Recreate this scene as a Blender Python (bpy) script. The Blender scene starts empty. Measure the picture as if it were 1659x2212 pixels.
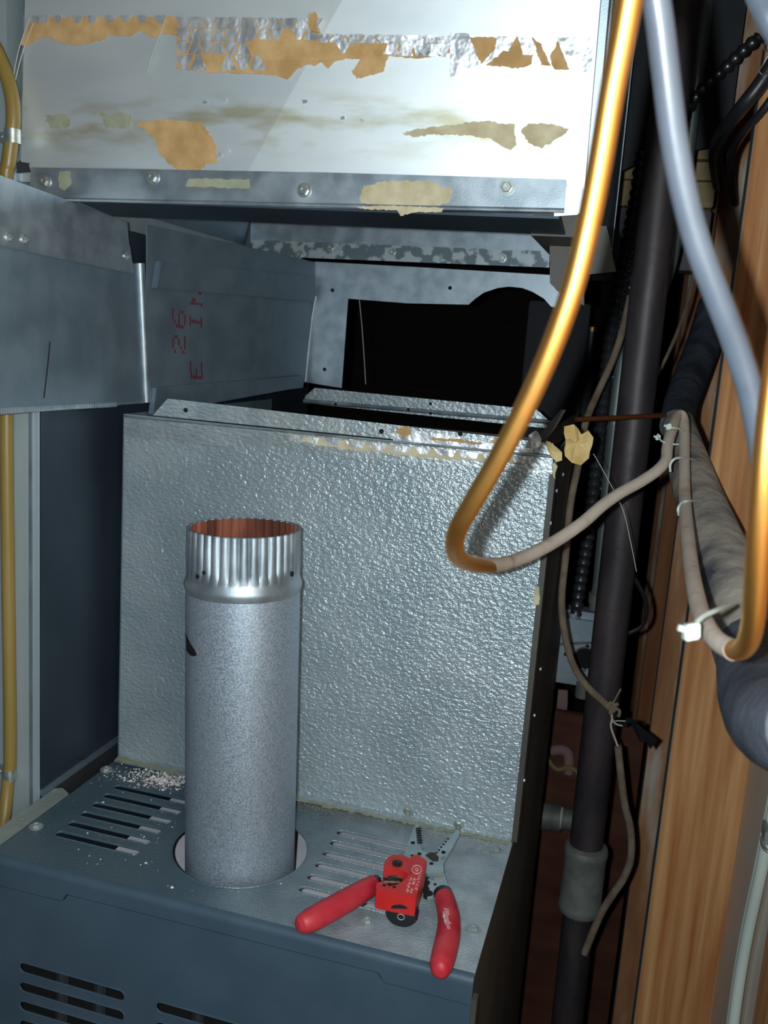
import bpy, bmesh, math, random
from mathutils import Vector, Matrix
from mathutils.geometry import tessellate_polygon
random.seed(7)
S = bpy.context.scene
COL = S.collection
V = Vector
ZO = 1.15                      # height of the furnace top above the floor; below, z = 0 is the furnace top

# ------------------------------------------------------------------ camera
F = 1967.78                    # focal length in pixels of the 1659 x 2212 frame
CAM = V((0.5212, -0.8406, 0.4782))
YAW, PITCH, ROLL = 0.2696, -0.184, -0.0702
RT = (Matrix.Rotation(YAW, 3, 'Z') @ Matrix.Rotation(PITCH, 3, 'X') @ Matrix.Rotation(ROLL, 3, 'Y'))
right, fwd, up = RT.col[0].copy(), RT.col[1].copy(), RT.col[2].copy()
cd = bpy.data.cameras.new('camera')
cam = bpy.data.objects.new('camera', cd); COL.objects.link(cam)
cd.sensor_fit = 'HORIZONTAL'; cd.sensor_width = 36.0; cd.lens = F / 1659 * 36.0
cd.clip_start = 0.01
cd.dof.use_dof = True; cd.dof.focus_distance = 0.88; cd.dof.aperture_fstop = 15.0
m = Matrix((right, up, -fwd)).transposed().to_4x4()
m.translation = CAM + V((0, 0, ZO)); cam.matrix_world = m
S.camera = cam

# ------------------------------------------------------------------ world, phone flash, exposure
w = bpy.data.worlds.new('world'); S.world = w; w.use_nodes = True
w.node_tree.nodes['Background'].inputs[0].default_value = (0.75, 0.85, 1.0, 1)
w.node_tree.nodes['Background'].inputs[1].default_value = 0.03
fl = bpy.data.lights.new('phone_flash', 'POINT'); fl.energy = 18.5; fl.shadow_soft_size = 0.004
fl.color = (0.84, 0.96, 1.0)
flo = bpy.data.objects.new('phone_flash', fl); COL.objects.link(flo)
flo.location = CAM - right * 0.022 + up * 0.004 + V((0, 0, ZO))
S.view_settings.view_transform = 'Standard'
try: S.view_settings.look = 'None'
except Exception: pass
S.view_settings.gamma = 1.0; S.view_settings.use_curve_mapping = False
S.view_settings.exposure = 0.0

# ------------------------------------------------------------------ measuring: photo point -> place on a known plane / at a known depth
def ray(u, v): return RT @ V(((u - 829.5) / F, 1.0, -(v - 1106) / F))
def on(u, v, ax, val):
    d = ray(u, v); i = 'XYZ'.index(ax); return CAM + d * ((val - CAM[i]) / d[i])
PLANES = {}                    # leaning sheets: name -> function(u, v, offset)
def PL(pts, ax, val): return [PLANES[ax](u, v, val) if ax in PLANES else on(u, v, ax, val) for u, v in pts]
def at(u, v, d): return CAM + ray(u, v) * d
def AT(pts): return [at(*p) for p in pts]

# ------------------------------------------------------------------ materials
def M(name, c, c2=None, vs=20.0, rough=.5, r2=None, metal=0.0, bump=0.0, bs=100.0, st=(1, 1, 1), bst=None, detail=4.0,
      bd=.001, spec=.5, lo=.35, hi=.65, c3=None):
    mt = bpy.data.materials.new(name); mt.use_nodes = True
    n = mt.node_tree.nodes; l = mt.node_tree.links; b = n['Principled BSDF']
    b.inputs['Metallic'].default_value = metal; b.inputs['Roughness'].default_value = rough
    b.inputs['Specular IOR Level'].default_value = spec
    b.inputs['Base Color'].default_value = (*c, 1)
    tc = n.new('ShaderNodeTexCoord')
    def noise(scale, stretch, det):
        mp = n.new('ShaderNodeMapping'); mp.inputs['Scale'].default_value = stretch
        l.new(tc.outputs['Object'], mp.inputs[0])
        t = n.new('ShaderNodeTexNoise'); t.inputs['Scale'].default_value = scale; t.inputs['Detail'].default_value = det
        l.new(mp.outputs[0], t.inputs['Vector']); return t
    if c2 is not None:
        t = noise(vs, st, detail); r = n.new('ShaderNodeValToRGB')
        r.color_ramp.elements[0].position = lo; r.color_ramp.elements[0].color = (*c, 1)
        r.color_ramp.elements[1].position = hi; r.color_ramp.elements[1].color = (*c2, 1)
        if c3 is not None:
            e = r.color_ramp.elements.new((lo + hi) / 2); e.color = (*c3, 1)
        l.new(t.outputs[0], r.inputs[0]); l.new(r.outputs[0], b.inputs['Base Color'])
        if r2 is not None:
            mr = n.new('ShaderNodeMapRange'); mr.inputs[1].default_value = lo; mr.inputs[2].default_value = hi
            mr.inputs[3].default_value = rough; mr.inputs[4].default_value = r2
            l.new(t.outputs[0], mr.inputs[0]); l.new(mr.outputs[0], b.inputs['Roughness'])
    if bump:
        t2 = noise(bs, bst or (1, 1, 1), 2.0); bp = n.new('ShaderNodeBump')
        bp.inputs['Strength'].default_value = bump; bp.inputs['Distance'].default_value = bd
        l.new(t2.outputs[0], bp.inputs['Height']); l.new(bp.outputs[0], b.inputs['Normal'])
    return mt

GALV = M('galvanized', (.33, .395, .45), (.49, .56, .62), vs=45, rough=.42, r2=.52, metal=.8, bump=.25, bs=900, bd=.0003)
GALVD = M('galvanized_dull', (.18, .245, .30), (.24, .315, .375), vs=30, rough=.5, r2=.6, metal=.6, bump=.25, bs=800, bd=.0003)
SPANGLE = M('galvanized_spangle', (.17, .22, .24), (.50, .56, .60), vs=70, rough=.5, metal=.5, lo=.47, hi=.55, detail=2)
FLUE = M('flue_steel', (.32, .40, .48), (.54, .63, .74), vs=650, rough=.42, r2=.52, metal=.65, bump=.35, bs=1200, bd=.0004, detail=2)
STUCCO = M('embossed_galvalume', (.36, .44, .485), (.45, .53, .57), vs=14, rough=.34, metal=.42, bump=.8, bs=300, bst=(.8, 1, 1.2), bd=.0024)
STUCCO2 = M('embossed_flange', (.42, .49, .52), (.56, .62, .64), vs=40, rough=.42, metal=.65, bump=.55, bs=220, bst=(.8, 1, 1.25), bd=.0022)
PAINT = M('slate_paint', (.048, .082, .118), (.060, .097, .136), vs=25, rough=.5, bump=.18, bs=700, bd=.0005, spec=.4)
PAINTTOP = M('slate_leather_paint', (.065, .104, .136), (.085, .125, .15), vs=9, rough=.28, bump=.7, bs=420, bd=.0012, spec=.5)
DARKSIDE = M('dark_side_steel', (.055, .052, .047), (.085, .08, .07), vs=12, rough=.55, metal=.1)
DARKBLUE = M('dark_blue_steel', (.035, .052, .072), (.06, .082, .11), vs=7, rough=.5, metal=.55, bump=.1, bs=300, bd=.0003)
KRAFT = M('kraft_residue', (.42, .25, .10), (.56, .36, .17), vs=60, rough=.95, bump=.5, bs=400, bd=.0006)
KRAFTP = M('pale_paper_residue', (.46, .39, .24), (.62, .55, .39), vs=60, rough=.95, bump=.4, bs=400, bd=.0005)
GLUE = M('yellowed_glue', (.33, .34, .24), (.43, .44, .33), vs=90, rough=.6, metal=.3, bump=.3, bs=300, bd=.0005)
FOIL = M('foil_tape', (.60, .63, .67), (.85, .87, .90), vs=60, rough=.38, r2=.5, metal=.72, bump=.7, bs=90, bd=.003)
RUST = M('rust', (.10, .028, .016), (.30, .10, .055), vs=50, rough=.9, bump=.6, bs=200, st=(1, 1, .25), c3=(.20, .055, .03))
BLACK = M('black_mark', (.008, .008, .009), rough=.6)
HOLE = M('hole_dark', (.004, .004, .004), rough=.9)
INK = M('red_ink', (.14, .018, .03), rough=.7)
WHITEPL = M('white_plate', (.80, .76, .83), (.88, .85, .90), vs=20, rough=.5)
DUST = M('brown_dust', (.17, .11, .07), (.30, .20, .13), vs=300, rough=.95, bump=.5, bs=500, bd=.001)
REDBROWN = M('red_brown_wood', (.085, .024, .014), (.15, .05, .026), vs=7, rough=.85, st=(1, 1, 3), bump=.2, bs=60)
BACKWOOD = M('shade_dark_boards', (.010, .004, .003), (.022, .009, .006), vs=5, rough=.8, st=(1, 1, 12))  # near-black base colour holds the shadow and distance of the back wall
CONCRETE = M('grey_concrete', (.16, .15, .18), (.22, .21, .24), vs=9, rough=.95, bump=.5, bs=80)
FLOORM = M('floor_concrete', (.05, .05, .05), (.09, .085, .08), vs=6, rough=.95, bump=.4, bs=60)
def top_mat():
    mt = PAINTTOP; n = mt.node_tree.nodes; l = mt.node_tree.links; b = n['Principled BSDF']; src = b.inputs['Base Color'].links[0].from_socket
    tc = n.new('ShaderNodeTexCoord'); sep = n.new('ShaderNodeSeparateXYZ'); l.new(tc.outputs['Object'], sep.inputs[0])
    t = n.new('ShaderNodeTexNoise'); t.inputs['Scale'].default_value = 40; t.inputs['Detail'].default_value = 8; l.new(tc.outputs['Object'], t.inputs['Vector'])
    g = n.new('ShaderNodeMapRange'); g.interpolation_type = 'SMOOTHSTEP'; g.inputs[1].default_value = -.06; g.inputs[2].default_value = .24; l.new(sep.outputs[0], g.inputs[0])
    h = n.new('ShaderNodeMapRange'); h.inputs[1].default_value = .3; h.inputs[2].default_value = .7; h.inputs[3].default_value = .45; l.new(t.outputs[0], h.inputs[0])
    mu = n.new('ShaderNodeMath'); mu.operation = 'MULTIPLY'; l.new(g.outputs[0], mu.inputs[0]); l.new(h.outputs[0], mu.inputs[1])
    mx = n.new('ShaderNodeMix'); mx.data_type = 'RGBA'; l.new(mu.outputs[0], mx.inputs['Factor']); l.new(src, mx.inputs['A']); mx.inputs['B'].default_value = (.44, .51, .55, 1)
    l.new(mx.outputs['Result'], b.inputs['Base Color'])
top_mat()                      # bright sheen painted into the colour over the dust, paler towards the right end
CEIL = M('dark_ceiling', (.02, .017, .014), (.035, .03, .025), vs=5, rough=.95)
WOOD = M('fir_stud', (.33, .105, .030), (.60, .33, .14), vs=11, rough=.75, st=(9, 9, .35), bump=.3, bs=120, bst=(3, 3, .12), c3=(.47, .215, .076), lo=.3, hi=.7, detail=9)
WOODR = M('red_fir_stud', (.40, .14, .058), (.62, .29, .13), vs=5, rough=.8, st=(9, 9, .5), bump=.25, bs=120, bst=(3, 3, .15), c3=(.52, .205, .09), lo=.3, hi=.7)
WOODW = M('weathered_stud', (.42, .17, .075), (.75, .62, .52), vs=9, rough=.85, st=(3, 3, .6), bump=.4, bs=90, c3=(.55, .26, .12), lo=.36, hi=.66)
PALEWOOD = M('pale_board', (.46, .33, .15), (.60, .46, .25), vs=6, rough=.85, st=(1, 1, 8), bump=.2, bs=100)
GREYWOOD = M('dusty_stud_edge', (.16, .13, .11), (.24, .20, .17), vs=40, rough=.95, st=(1, 1, .2))
DRYWALL = M('drywall_back', (.70, .58, .48), (.78, .66, .55), vs=8, rough=.95)
DARKPAPER = M('dark_paper', (.05, .04, .045), rough=.95)
COPPER = M('bare_copper', (.80, .36, .085), (.88, .46, .13), vs=25, rough=.44, r2=.40, metal=1.0, bump=.1, bs=90)
COPPERD = M('dusty_copper', (.36, .27, .21), (.52, .43, .36), vs=38, rough=.95, bump=.5, bs=160, bd=.001, c3=(.47, .385, .315), lo=.3, hi=.5)
COPPERT = M('tarnished_copper', (.40, .13, .05), rough=.45, metal=.9)
CABLE = M('grey_black_cable', (.075, .09, .12), (.10, .12, .155), vs=30, rough=.36, bump=.2, bs=60, spec=.8)
FOAM = M('black_foam', (.035, .04, .056), (.10, .11, .14), vs=30, rough=.6, bump=.6, bs=90, bd=.002, c3=(.065, .075, .10))
FOAMD = M('dusty_foam', (.045, .05, .065), (.42, .37, .31), vs=11, rough=.95, bump=.7, bs=60, bd=.004, c3=(.30, .265, .225), lo=.36, hi=.58, detail=7)
IRON = M('black_iron', (.036, .029, .034), (.075, .06, .063), vs=40, rough=.5, metal=.3, bump=.3, bs=120, spec=.5, st=(1, 1, .3))
MALL = M('galvanized_coupling', (.17, .18, .165), (.25, .26, .24), vs=50, rough=.65, metal=.4, bump=.4, bs=150)
EMT = M('grey_conduit', (.17, .20, .20), (.24, .27, .27), vs=20, rough=.5, metal=.5, st=(1, 1, .2))
BX = M('black_armour', (.13, .135, .15), (.18, .185, .20), vs=40, rough=.3, metal=.85)
BOXM = M('box_steel', (.30, .36, .42), (.40, .46, .52), vs=18, rough=.5, metal=.5)
WIRE = M('dusty_brown_wire', (.15, .105, .07), (.23, .175, .125), vs=60, rough=.9, bump=.3, bs=200)
BLKPL = M('black_plastic', (.012, .013, .016), rough=.4, bump=.15, bs=200)
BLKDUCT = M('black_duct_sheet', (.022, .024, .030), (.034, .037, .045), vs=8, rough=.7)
TIE = M('nylon_tie', (.62, .72, .66), rough=.45)
TUBET = M('tan_tube', (.23, .155, .04), (.30, .21, .065), vs=14, rough=.38, st=(3, 3, .3))
ROMEX = M('white_cable', (.50, .55, .49), rough=.55)
RED = M('red_enamel', (.55, .017, .018), (.63, .03, .028), vs=60, rough=.38, bump=.1, bs=400)
GRIP = M('red_grip', (.50, .012, .030), (.58, .05, .065), vs=45, rough=.5, bump=.12, bs=300)
EMBOSS = M('worn_emboss', (.72, .32, .32), (.85, .6, .6), vs=200, rough=.4)
STEEL = M('tool_steel', (.38, .45, .47), (.50, .56, .58), vs=60, rough=.42, metal=.75, bump=.15, bs=400)
GREASE = M('greasy_metal', (.02, .012, .009), (.075, .042, .028), vs=300, rough=.4, metal=.5)
WHITEP = M('white_print', (.72, .66, .66), rough=.6)
CRUMB = M('mortar_crumbs', (.62, .52, .49), (.92, .88, .86), vs=90, rough=.95)
SCREW = M('zinc_screw', (.50, .54, .53), (.66, .70, .68), vs=200, rough=.35, metal=.85)
PSCREW = M('painted_screw', (.30, .36, .37), (.40, .45, .44), vs=200, rough=.45, metal=.4)
INSUL = M('yellow_insulation_paper', (.52, .34, .11), (.72, .56, .27), vs=40, rough=.9, bump=.7, bs=90, bd=.003)
RAIL = M('pale_rail', (.30, .345, .33), (.40, .44, .41), vs=40, rough=.55, metal=.4)
WHITEMETAL = M('pale_duct_metal', (.36, .43, .46), (.45, .51, .54), vs=6, rough=.5, metal=.35, st=(3, 3, .4))
THREAD = M('pale_thread', (.45, .43, .40), rough=.9)
PINK = M('dusty_pink', (.30, .17, .17), (.38, .24, .23), vs=25, rough=.9)
BRASS = M('brass', (.65, .36, .09), rough=.4, metal=.9)

# plenum sheet: pale mill finish with its own yellow glue stains in a band
def plenum_mat():
    mt = M('pale_mill_sheet', (.74, .81, .85), (.84, .89, .91), vs=9, rough=.50, metal=.74, bump=.06, bs=500, bd=.0003, st=(1, 1, 3))
    n = mt.node_tree.nodes; l = mt.node_tree.links; b = n['Principled BSDF']
    src = b.inputs['Base Color'].links[0].from_socket
    tc = n.new('ShaderNodeTexCoord'); sep = n.new('ShaderNodeSeparateXYZ'); l.new(tc.outputs['Object'], sep.inputs[0])
    mp = n.new('ShaderNodeMapping'); mp.inputs['Scale'].default_value = (12, 12, 50); l.new(tc.outputs['Object'], mp.inputs[0])
    t = n.new('ShaderNodeTexNoise'); t.inputs['Scale'].default_value = 1.3; t.inputs['Detail'].default_value = 6; l.new(mp.outputs[0], t.inputs['Vector'])
    band = n.new('ShaderNodeMapRange'); band.interpolation_type = 'SMOOTHSTEP'
    ab = n.new('ShaderNodeMath'); ab.operation = 'SUBTRACT'; l.new(sep.outputs[2], ab.inputs[0]); ab.inputs[1].default_value = .048
    ab2 = n.new('ShaderNodeMath'); ab2.operation = 'ABSOLUTE'; l.new(ab.outputs[0], ab2.inputs[0])
    band.inputs[1].default_value = .030; band.inputs[2].default_value = .006; band.inputs[3].default_value = 0; band.inputs[4].default_value = 1
    l.new(ab2.outputs[0], band.inputs[0])
    th = n.new('ShaderNodeMapRange'); th.inputs[1].default_value = .46; th.inputs[2].default_value = .66; l.new(t.outputs[0], th.inputs[0])
    mu = n.new('ShaderNodeMath'); mu.operation = 'MULTIPLY'; l.new(band.outputs[0], mu.inputs[0]); l.new(th.outputs[0], mu.inputs[1])
    mu2 = n.new('ShaderNodeMath'); mu2.operation = 'MULTIPLY'; l.new(mu.outputs[0], mu2.inputs[0]); mu2.inputs[1].default_value = .8
    mx = n.new('ShaderNodeMix'); mx.data_type = 'RGBA'; l.new(mu2.outputs[0], mx.inputs['Factor'])
    l.new(src, mx.inputs['A']); mx.inputs['B'].default_value = (.50, .46, .28, 1)
    l.new(mx.outputs['Result'], b.inputs['Base Color'])
    return mt
SHEET = plenum_mat()

# ------------------------------------------------------------------ objects
ORG = {}
def tag(o, label=None, cat=None, group=None, kind=None):
    if label: o['label'] = label
    if cat: o['category'] = cat
    if group: o['group'] = group
    if kind: o['kind'] = kind
    return o
def thing(name, label, cat, base, group=None, kind=None):
    o = bpy.data.objects.new(name, None); COL.objects.link(o)
    o.empty_display_size = .02
    b = V(base); ORG[o.name] = b; o.location = b + V((0, 0, ZO))
    return tag(o, label, cat, group, kind)

def basis(n):
    n = n.normalized(); a = V((0, 0, 1)) if abs(n.z) < .9 else V((1, 0, 0))
    u = a.cross(n).normalized(); return u, n.cross(u)

class MB:
    def __init__(s): s.v = []; s.f = []
    def add(s, vs, fs):
        o = len(s.v); s.v += [V(p) for p in vs]; s.f += [tuple(i + o for i in f) for f in fs]; return s
    def box(s, x0, x1, y0, y1, z0, z1):
        return s.add([(x, y, z) for z in (z0, z1) for y in (y0, y1) for x in (x0, x1)],
                     [(0, 2, 3, 1), (4, 5, 7, 6), (0, 1, 5, 4), (2, 6, 7, 3), (0, 4, 6, 2), (1, 3, 7, 5)])
    def obox(s, c, a, b, d):
        c, a, b, d = V(c), V(a), V(b), V(d)
        return s.add([c + a * i + b * j + d * k for k in (-1, 1) for j in (-1, 1) for i in (-1, 1)],
                     [(0, 2, 3, 1), (4, 5, 7, 6), (0, 1, 5, 4), (2, 6, 7, 3), (0, 4, 6, 2), (1, 3, 7, 5)])
    def tube(s, pts, r, seg=12, sub=6, caps=True, smooth=True, flat=1.0, flatdir=None):
        P = [V(p) for p in pts]; n = len(P)
        R = list(r) if hasattr(r, '__len__') else [r] * n
        Q, q = [], []
        if smooth and n > 2:
            for i in range(n - 1):
                p0, p1, p2, p3 = P[max(i - 1, 0)], P[i], P[i + 1], P[min(i + 2, n - 1)]
                for k in range(sub):
                    t = k / sub; t2, t3 = t * t, t * t * t
                    Q.append(.5 * (2 * p1 + (p2 - p0) * t + (2 * p0 - 5 * p1 + 4 * p2 - p3) * t2 + (3 * p1 - p0 - 3 * p2 + p3) * t3))
                    q.append(R[i] + (R[i + 1] - R[i]) * t)
            Q.append(P[-1]); q.append(R[-1])
        else: Q, q = P, R
        N = len(Q); T = [(Q[min(i + 1, N - 1)] - Q[max(i - 1, 0)]).normalized() for i in range(N)]
        u, _ = basis(T[0])
        if flatdir is not None: u = V(flatdir)
        vs = []
        for i in range(N):
            u = (u - T[i] * u.dot(T[i])).normalized(); w_ = T[i].cross(u)
            for k in range(seg):
                a = 2 * math.pi * k / seg
                vs.append(Q[i] + u * (math.cos(a) * q[i] * flat) + w_ * (math.sin(a) * q[i]))
        fs = [(i * seg + k, i * seg + (k + 1) % seg, (i + 1) * seg + (k + 1) % seg, (i + 1) * seg + k) for i in range(N - 1) for k in range(seg)]
        if caps:
            fs.append(tuple(reversed(range(seg)))); fs.append(tuple(range((N - 1) * seg, N * seg)))
        return s.add(vs, fs)
    def corr(s, pts, r, pitch, seg=12, depth=.22):
        tmp = MB().tube(pts, r, seg=3, sub=12, caps=False)   # sample the centre line
        n = len(tmp.v) // 3; C = [(tmp.v[3 * i] + tmp.v[3 * i + 1] + tmp.v[3 * i + 2]) / 3 for i in range(n)]
        L = [0]
        for i in range(1, n): L.append(L[-1] + (C[i] - C[i - 1]).length)
        out, rr = [], []; k = 0; step = pitch / 4; d = 0; j = 0
        while d < L[-1]:
            while L[k + 1] < d: k += 1
            t = (d - L[k]) / max(L[k + 1] - L[k], 1e-9); out.append(C[k].lerp(C[k + 1], t))
            rr.append(r * (1 - depth * (0, .35, 1, .35)[j % 4])); j += 1; d += step
        return s.tube(out, rr, seg=seg, smooth=False)
    def cyl(s, p0, p1, r0, r1=None, seg=20, caps=True):
        return s.tube([p0, p1], [r0, r0 if r1 is None else r1], seg=seg, smooth=False, caps=caps)
    def lathe(s, prof, o, ax, seg=32, caps=(True, True), rf=None):
        o, ax = V(o), V(ax).normalized(); u, w_ = basis(ax); vs = []
        for r, h in prof:
            for k in range(seg):
                a = 2 * math.pi * k / seg; rr = r if rf is None else rf(r, h, a)
                vs.append(o + ax * h + u * (math.cos(a) * rr) + w_ * (math.sin(a) * rr))
        n = len(prof)
        fs = [(i * seg + k, i * seg + (k + 1) % seg, (i + 1) * seg + (k + 1) % seg, (i + 1) * seg + k) for i in range(n - 1) for k in range(seg)]
        if caps[0]: fs.append(tuple(reversed(range(seg))))
        if caps[1]: fs.append(tuple(range((n - 1) * seg, n * seg)))
        return s.add(vs, fs)
    def plate(s, outer, thick, nrm, holes=()):
        nrm = V(nrm).normalized(); loops = [[V(p) for p in outer]] + [[V(p) for p in h] for h in holes]
        flat = [p for L in loops for p in L]; N = len(flat)
        fs = []
        for t in tessellate_polygon(loops):
            a, b, c = (flat[i] for i in t); k = (b - a).cross(c - a)
            if k.length < 1e-14: continue
            t = tuple(t) if k.dot(nrm) > 0 else tuple(reversed(t))
            fs.append(t); fs.append(tuple(i + N for i in reversed(t)))
        o = 0
        for li, L in enumerate(loops):
            n = len(L); ar = sum(((L[i] - L[0]).cross(L[(i + 1) % n] - L[0])).dot(nrm) for i in range(n))
            ccw = ar > 0; out = (li == 0)
            for i in range(n):
                j = (i + 1) % n; q = (o + i, o + j, o + j + N, o + i + N)
                fs.append(tuple(reversed(q)) if ccw == out else q)
            o += n
        return s.add(flat + [p - nrm * thick for p in flat], fs)
    def build(s, name, mat, parent=None, smooth=35, bevel=0, label=None, cat=None, group=None, kind=None, seg=2):
        if parent is not None: org = ORG.get(parent.name, V((0, 0, 0)))
        else:
            lo = [min(p[i] for p in s.v) for i in range(3)]; hi = [max(p[i] for p in s.v) for i in range(3)]
            org = V(((lo[0] + hi[0]) / 2, (lo[1] + hi[1]) / 2, lo[2]))
        me = bpy.data.meshes.new(name); me.from_pydata([p - org for p in s.v], [], s.f); me.update()
        me.materials.append(mat)
        if bevel:
            bm = bmesh.new(); bm.from_mesh(me); bmesh.ops.remove_doubles(bm, verts=bm.verts, dist=1e-7)
            es = [e for e in bm.edges if len(e.link_faces) == 2 and e.calc_face_angle(0) > .6]
            bmesh.ops.bevel(bm, geom=es, offset=bevel, segments=seg, affect='EDGES', clamp_overlap=True); bm.to_mesh(me); bm.free()
        if smooth:
            me.polygons.foreach_set('use_smooth', [True] * len(me.polygons)); me.set_sharp_from_angle(angle=math.radians(smooth))
        o = bpy.data.objects.new(name, me); COL.objects.link(o)
        if parent is not None: o.parent = parent; ORG[o.name] = org
        else: o.location = org + V((0, 0, ZO)); ORG[o.name] = org
        return tag(o, label, cat, group, kind)

def ragged(pts, amp, step=6):
    out = []; n = len(pts)
    for i in range(n):
        a, b = pts[i], pts[(i + 1) % n]; L = math.hypot(b[0] - a[0], b[1] - a[1]); k = max(1, int(L / step))
        for j in range(k):
            t = j / k; out.append((a[0] + (b[0] - a[0]) * t + random.uniform(-amp, amp), a[1] + (b[1] - a[1]) * t + random.uniform(-amp, amp)))
    return out
def hexscrew(name, p, nrm, parent, mat, r=.0042, h=.0032):
    p = V(p); nrm = V(nrm).normalized(); mb = MB()
    mb.cyl(p - nrm * .001, p + nrm * .0009, r * 1.45, seg=18)
    mb.lathe([(r, .0009), (r, h * .8), (r * .82, h), (r * .45, h), (r * .4, h * .7)], p, nrm, seg=6)
    return mb.build(name, mat, parent, smooth=25)
def slot_loop(x0, x1, c, r, plane, n=8):
    """a rounded slot along X; plane(x, q) gives the 3-D point"""
    L = [plane(x0 + r - r * math.sin(math.pi * k / n), c - r * math.cos(math.pi * k / n)) for k in range(n + 1)]
    L += [plane(x1 - r + r * math.sin(math.pi * k / n), c + r * math.cos(math.pi * k / n)) for k in range(n + 1)]
    return L
def circ(cx, cy, r, plane, n=48): return [plane(cx + r * math.cos(2 * math.pi * k / n), cy + r * math.sin(2 * math.pi * k / n)) for k in range(n)]

W, H, D, DC = .445, .386, .21, .39

# ================================================================== the setting
FL = -ZO
MB().box(-1.3, .80, -1.2, 2.3, FL - .05, FL).build('floor', FLOORM, smooth=0, kind='structure')
MB().box(-1.3, .80, -1.2, 2.3, 1.05, 1.10).build('ceiling', CEIL, smooth=0, kind='structure')
wl = MB().box(-1.3, -1.25, -1.2, 2.3, FL, 1.05).build('wall_left', CONCRETE, smooth=0, kind='structure')
wb = MB().box(-1.25, .80, 2.25, 2.3, FL, 1.05).build('wall_back', BACKWOOD, smooth=0, kind='structure')
z = FL; k = 0
while z < 1.04:
    z1 = min(z + .115, 1.049)
    MB().box(-1.24, .667, 2.225 - .004 * (k % 2), 2.2495, z + .003, z1 - .003).build('board', BACKWOOD, wb, smooth=0)
    z = z1; k += 1
wr = MB().box(.668, .80, -1.2, 2.25, FL, 1.05).build('wall_right', DRYWALL, smooth=0, kind='structure')
SX = .59
studs = []
for i, (u, mt) in enumerate(((1469, WOOD), (1418, WOODR), (1385, WOODR), (1366, WOODW), (1352, WOODR))):
    y = on(u, 1487, 'X', SX).y if i < 3 else studs[-1] + .42
    studs.append(y)
    MB().box(SX, .6685, y, y + .040, FL + .001, 1.049).build('stud', WOODW if i == 1 else mt, wr, bevel=.0015)
    MB().box(SX - .0012, SX, y + .0015, y + .039, FL + .001, 1.049).build('stud_edge', GREYWOOD, wr, smooth=0, label='grey dusty narrow edge of a stud')
MB().box(.652, .6685, on(1642, 2100, 'X', .652).y - .30, on(1642, 2100, 'X', .652).y, FL + .001, 1.049).build('board', WOOD, wr, bevel=.001)

# ================================================================== furnace
fu = thing('furnace', 'slate blue gas furnace with slotted top and louvred front panel', 'furnace', (W / 2, .05, FL))
zt = lambda x, y: V((x, y, 0))
holes = [circ(.203, -.113, .0635, zt)]
for i in range(6):
    holes.append(slot_loop(.032, .121, -.0565 - .0199 * i, .0050, zt))
    holes.append(slot_loop(.277, .366, -.0500 - .0204 * i, .0050, zt))
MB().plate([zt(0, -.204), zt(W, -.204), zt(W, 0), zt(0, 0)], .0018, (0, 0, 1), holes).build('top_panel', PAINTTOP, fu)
# rolled lips round the slots
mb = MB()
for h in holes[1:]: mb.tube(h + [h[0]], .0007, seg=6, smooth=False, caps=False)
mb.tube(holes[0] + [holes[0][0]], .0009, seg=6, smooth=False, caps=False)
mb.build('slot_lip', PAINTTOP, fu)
yf = lambda x, z_: V((x, -.2105, z_))
prof = [(-.204 - .0065 * math.sin(a), -.0065 + .0065 * math.cos(a)) for a in [math.pi / 2 * k / 6 for k in range(7)]]
mb = MB()
vs = [(x, y, z_) for x in (0, W) for y, z_ in prof]; n = len(prof)
mb.add(vs, [(k, n + k, n + k + 1, k + 1) for k in range(n - 1)])
mb.plate([yf(0, -.0065), yf(W, -.0065), yf(W, -.0232), yf(.381, -.0226), yf(.374, -.0225), yf(.369, -.0155), yf(.082, -.0182), yf(.078, -.0250), yf(.072, -.0262), yf(0, -.0270)],
         .0015, (0, -1, 0))
mb.build('top_rim', PAINT, fu, smooth=50)
fh = [slot_loop(.033, .142, -.1035 - .0198 * i, .0053, yf) for i in range(5)] + [slot_loop(.1725, .281, -.1035 - .0198 * i, .0053, yf) for i in range(5)] + \
     [slot_loop(.312, .42, -.1035 - .0198 * i, .0053, yf) for i in range(5)]
MB().plate([yf(0, -.0280), yf(.072, -.0272), yf(.079, -.0262), yf(.083, -.0193), yf(.368, -.0167), yf(.3735, -.0236), yf(.381, -.0238), yf(W, -.0243), yf(W, FL + .06), yf(0, FL + .06)],
           .0015, (0, -1, 0), fh).build('front_panel', PAINT, fu)
mb = MB()
for h in fh: mb.tube(h + [h[0]], .0008, seg=6, smooth=False, caps=False)
mb.build('louvre_lip', PAINT, fu)
mb = MB(); mb.box(W - .0015, W, -.2085, DC, FL, -.002); mb.box(W - .0005, W + .004, -.2085, -.200, FL, -.02)
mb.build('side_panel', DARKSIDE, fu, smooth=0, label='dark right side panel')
mb = MB(); mb.box(0, .0015, -.2085, DC, FL, -.002); mb.box(0, W, DC - .002, DC, FL, -.002); mb.box(0, W, -.2085, DC, FL, FL + .05); mb.build('side_panel', DARKBLUE, fu, smooth=0)
MB().box(.0015, W - .0015, -.2065, -.1985, -.0172, -.0150).box(.004, .441, -.17, -.166, FL + .05, -.066).build('dark_backing', HOLE, fu, smooth=0)  # black sheets added as the dark behind the seam and louvres
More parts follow.
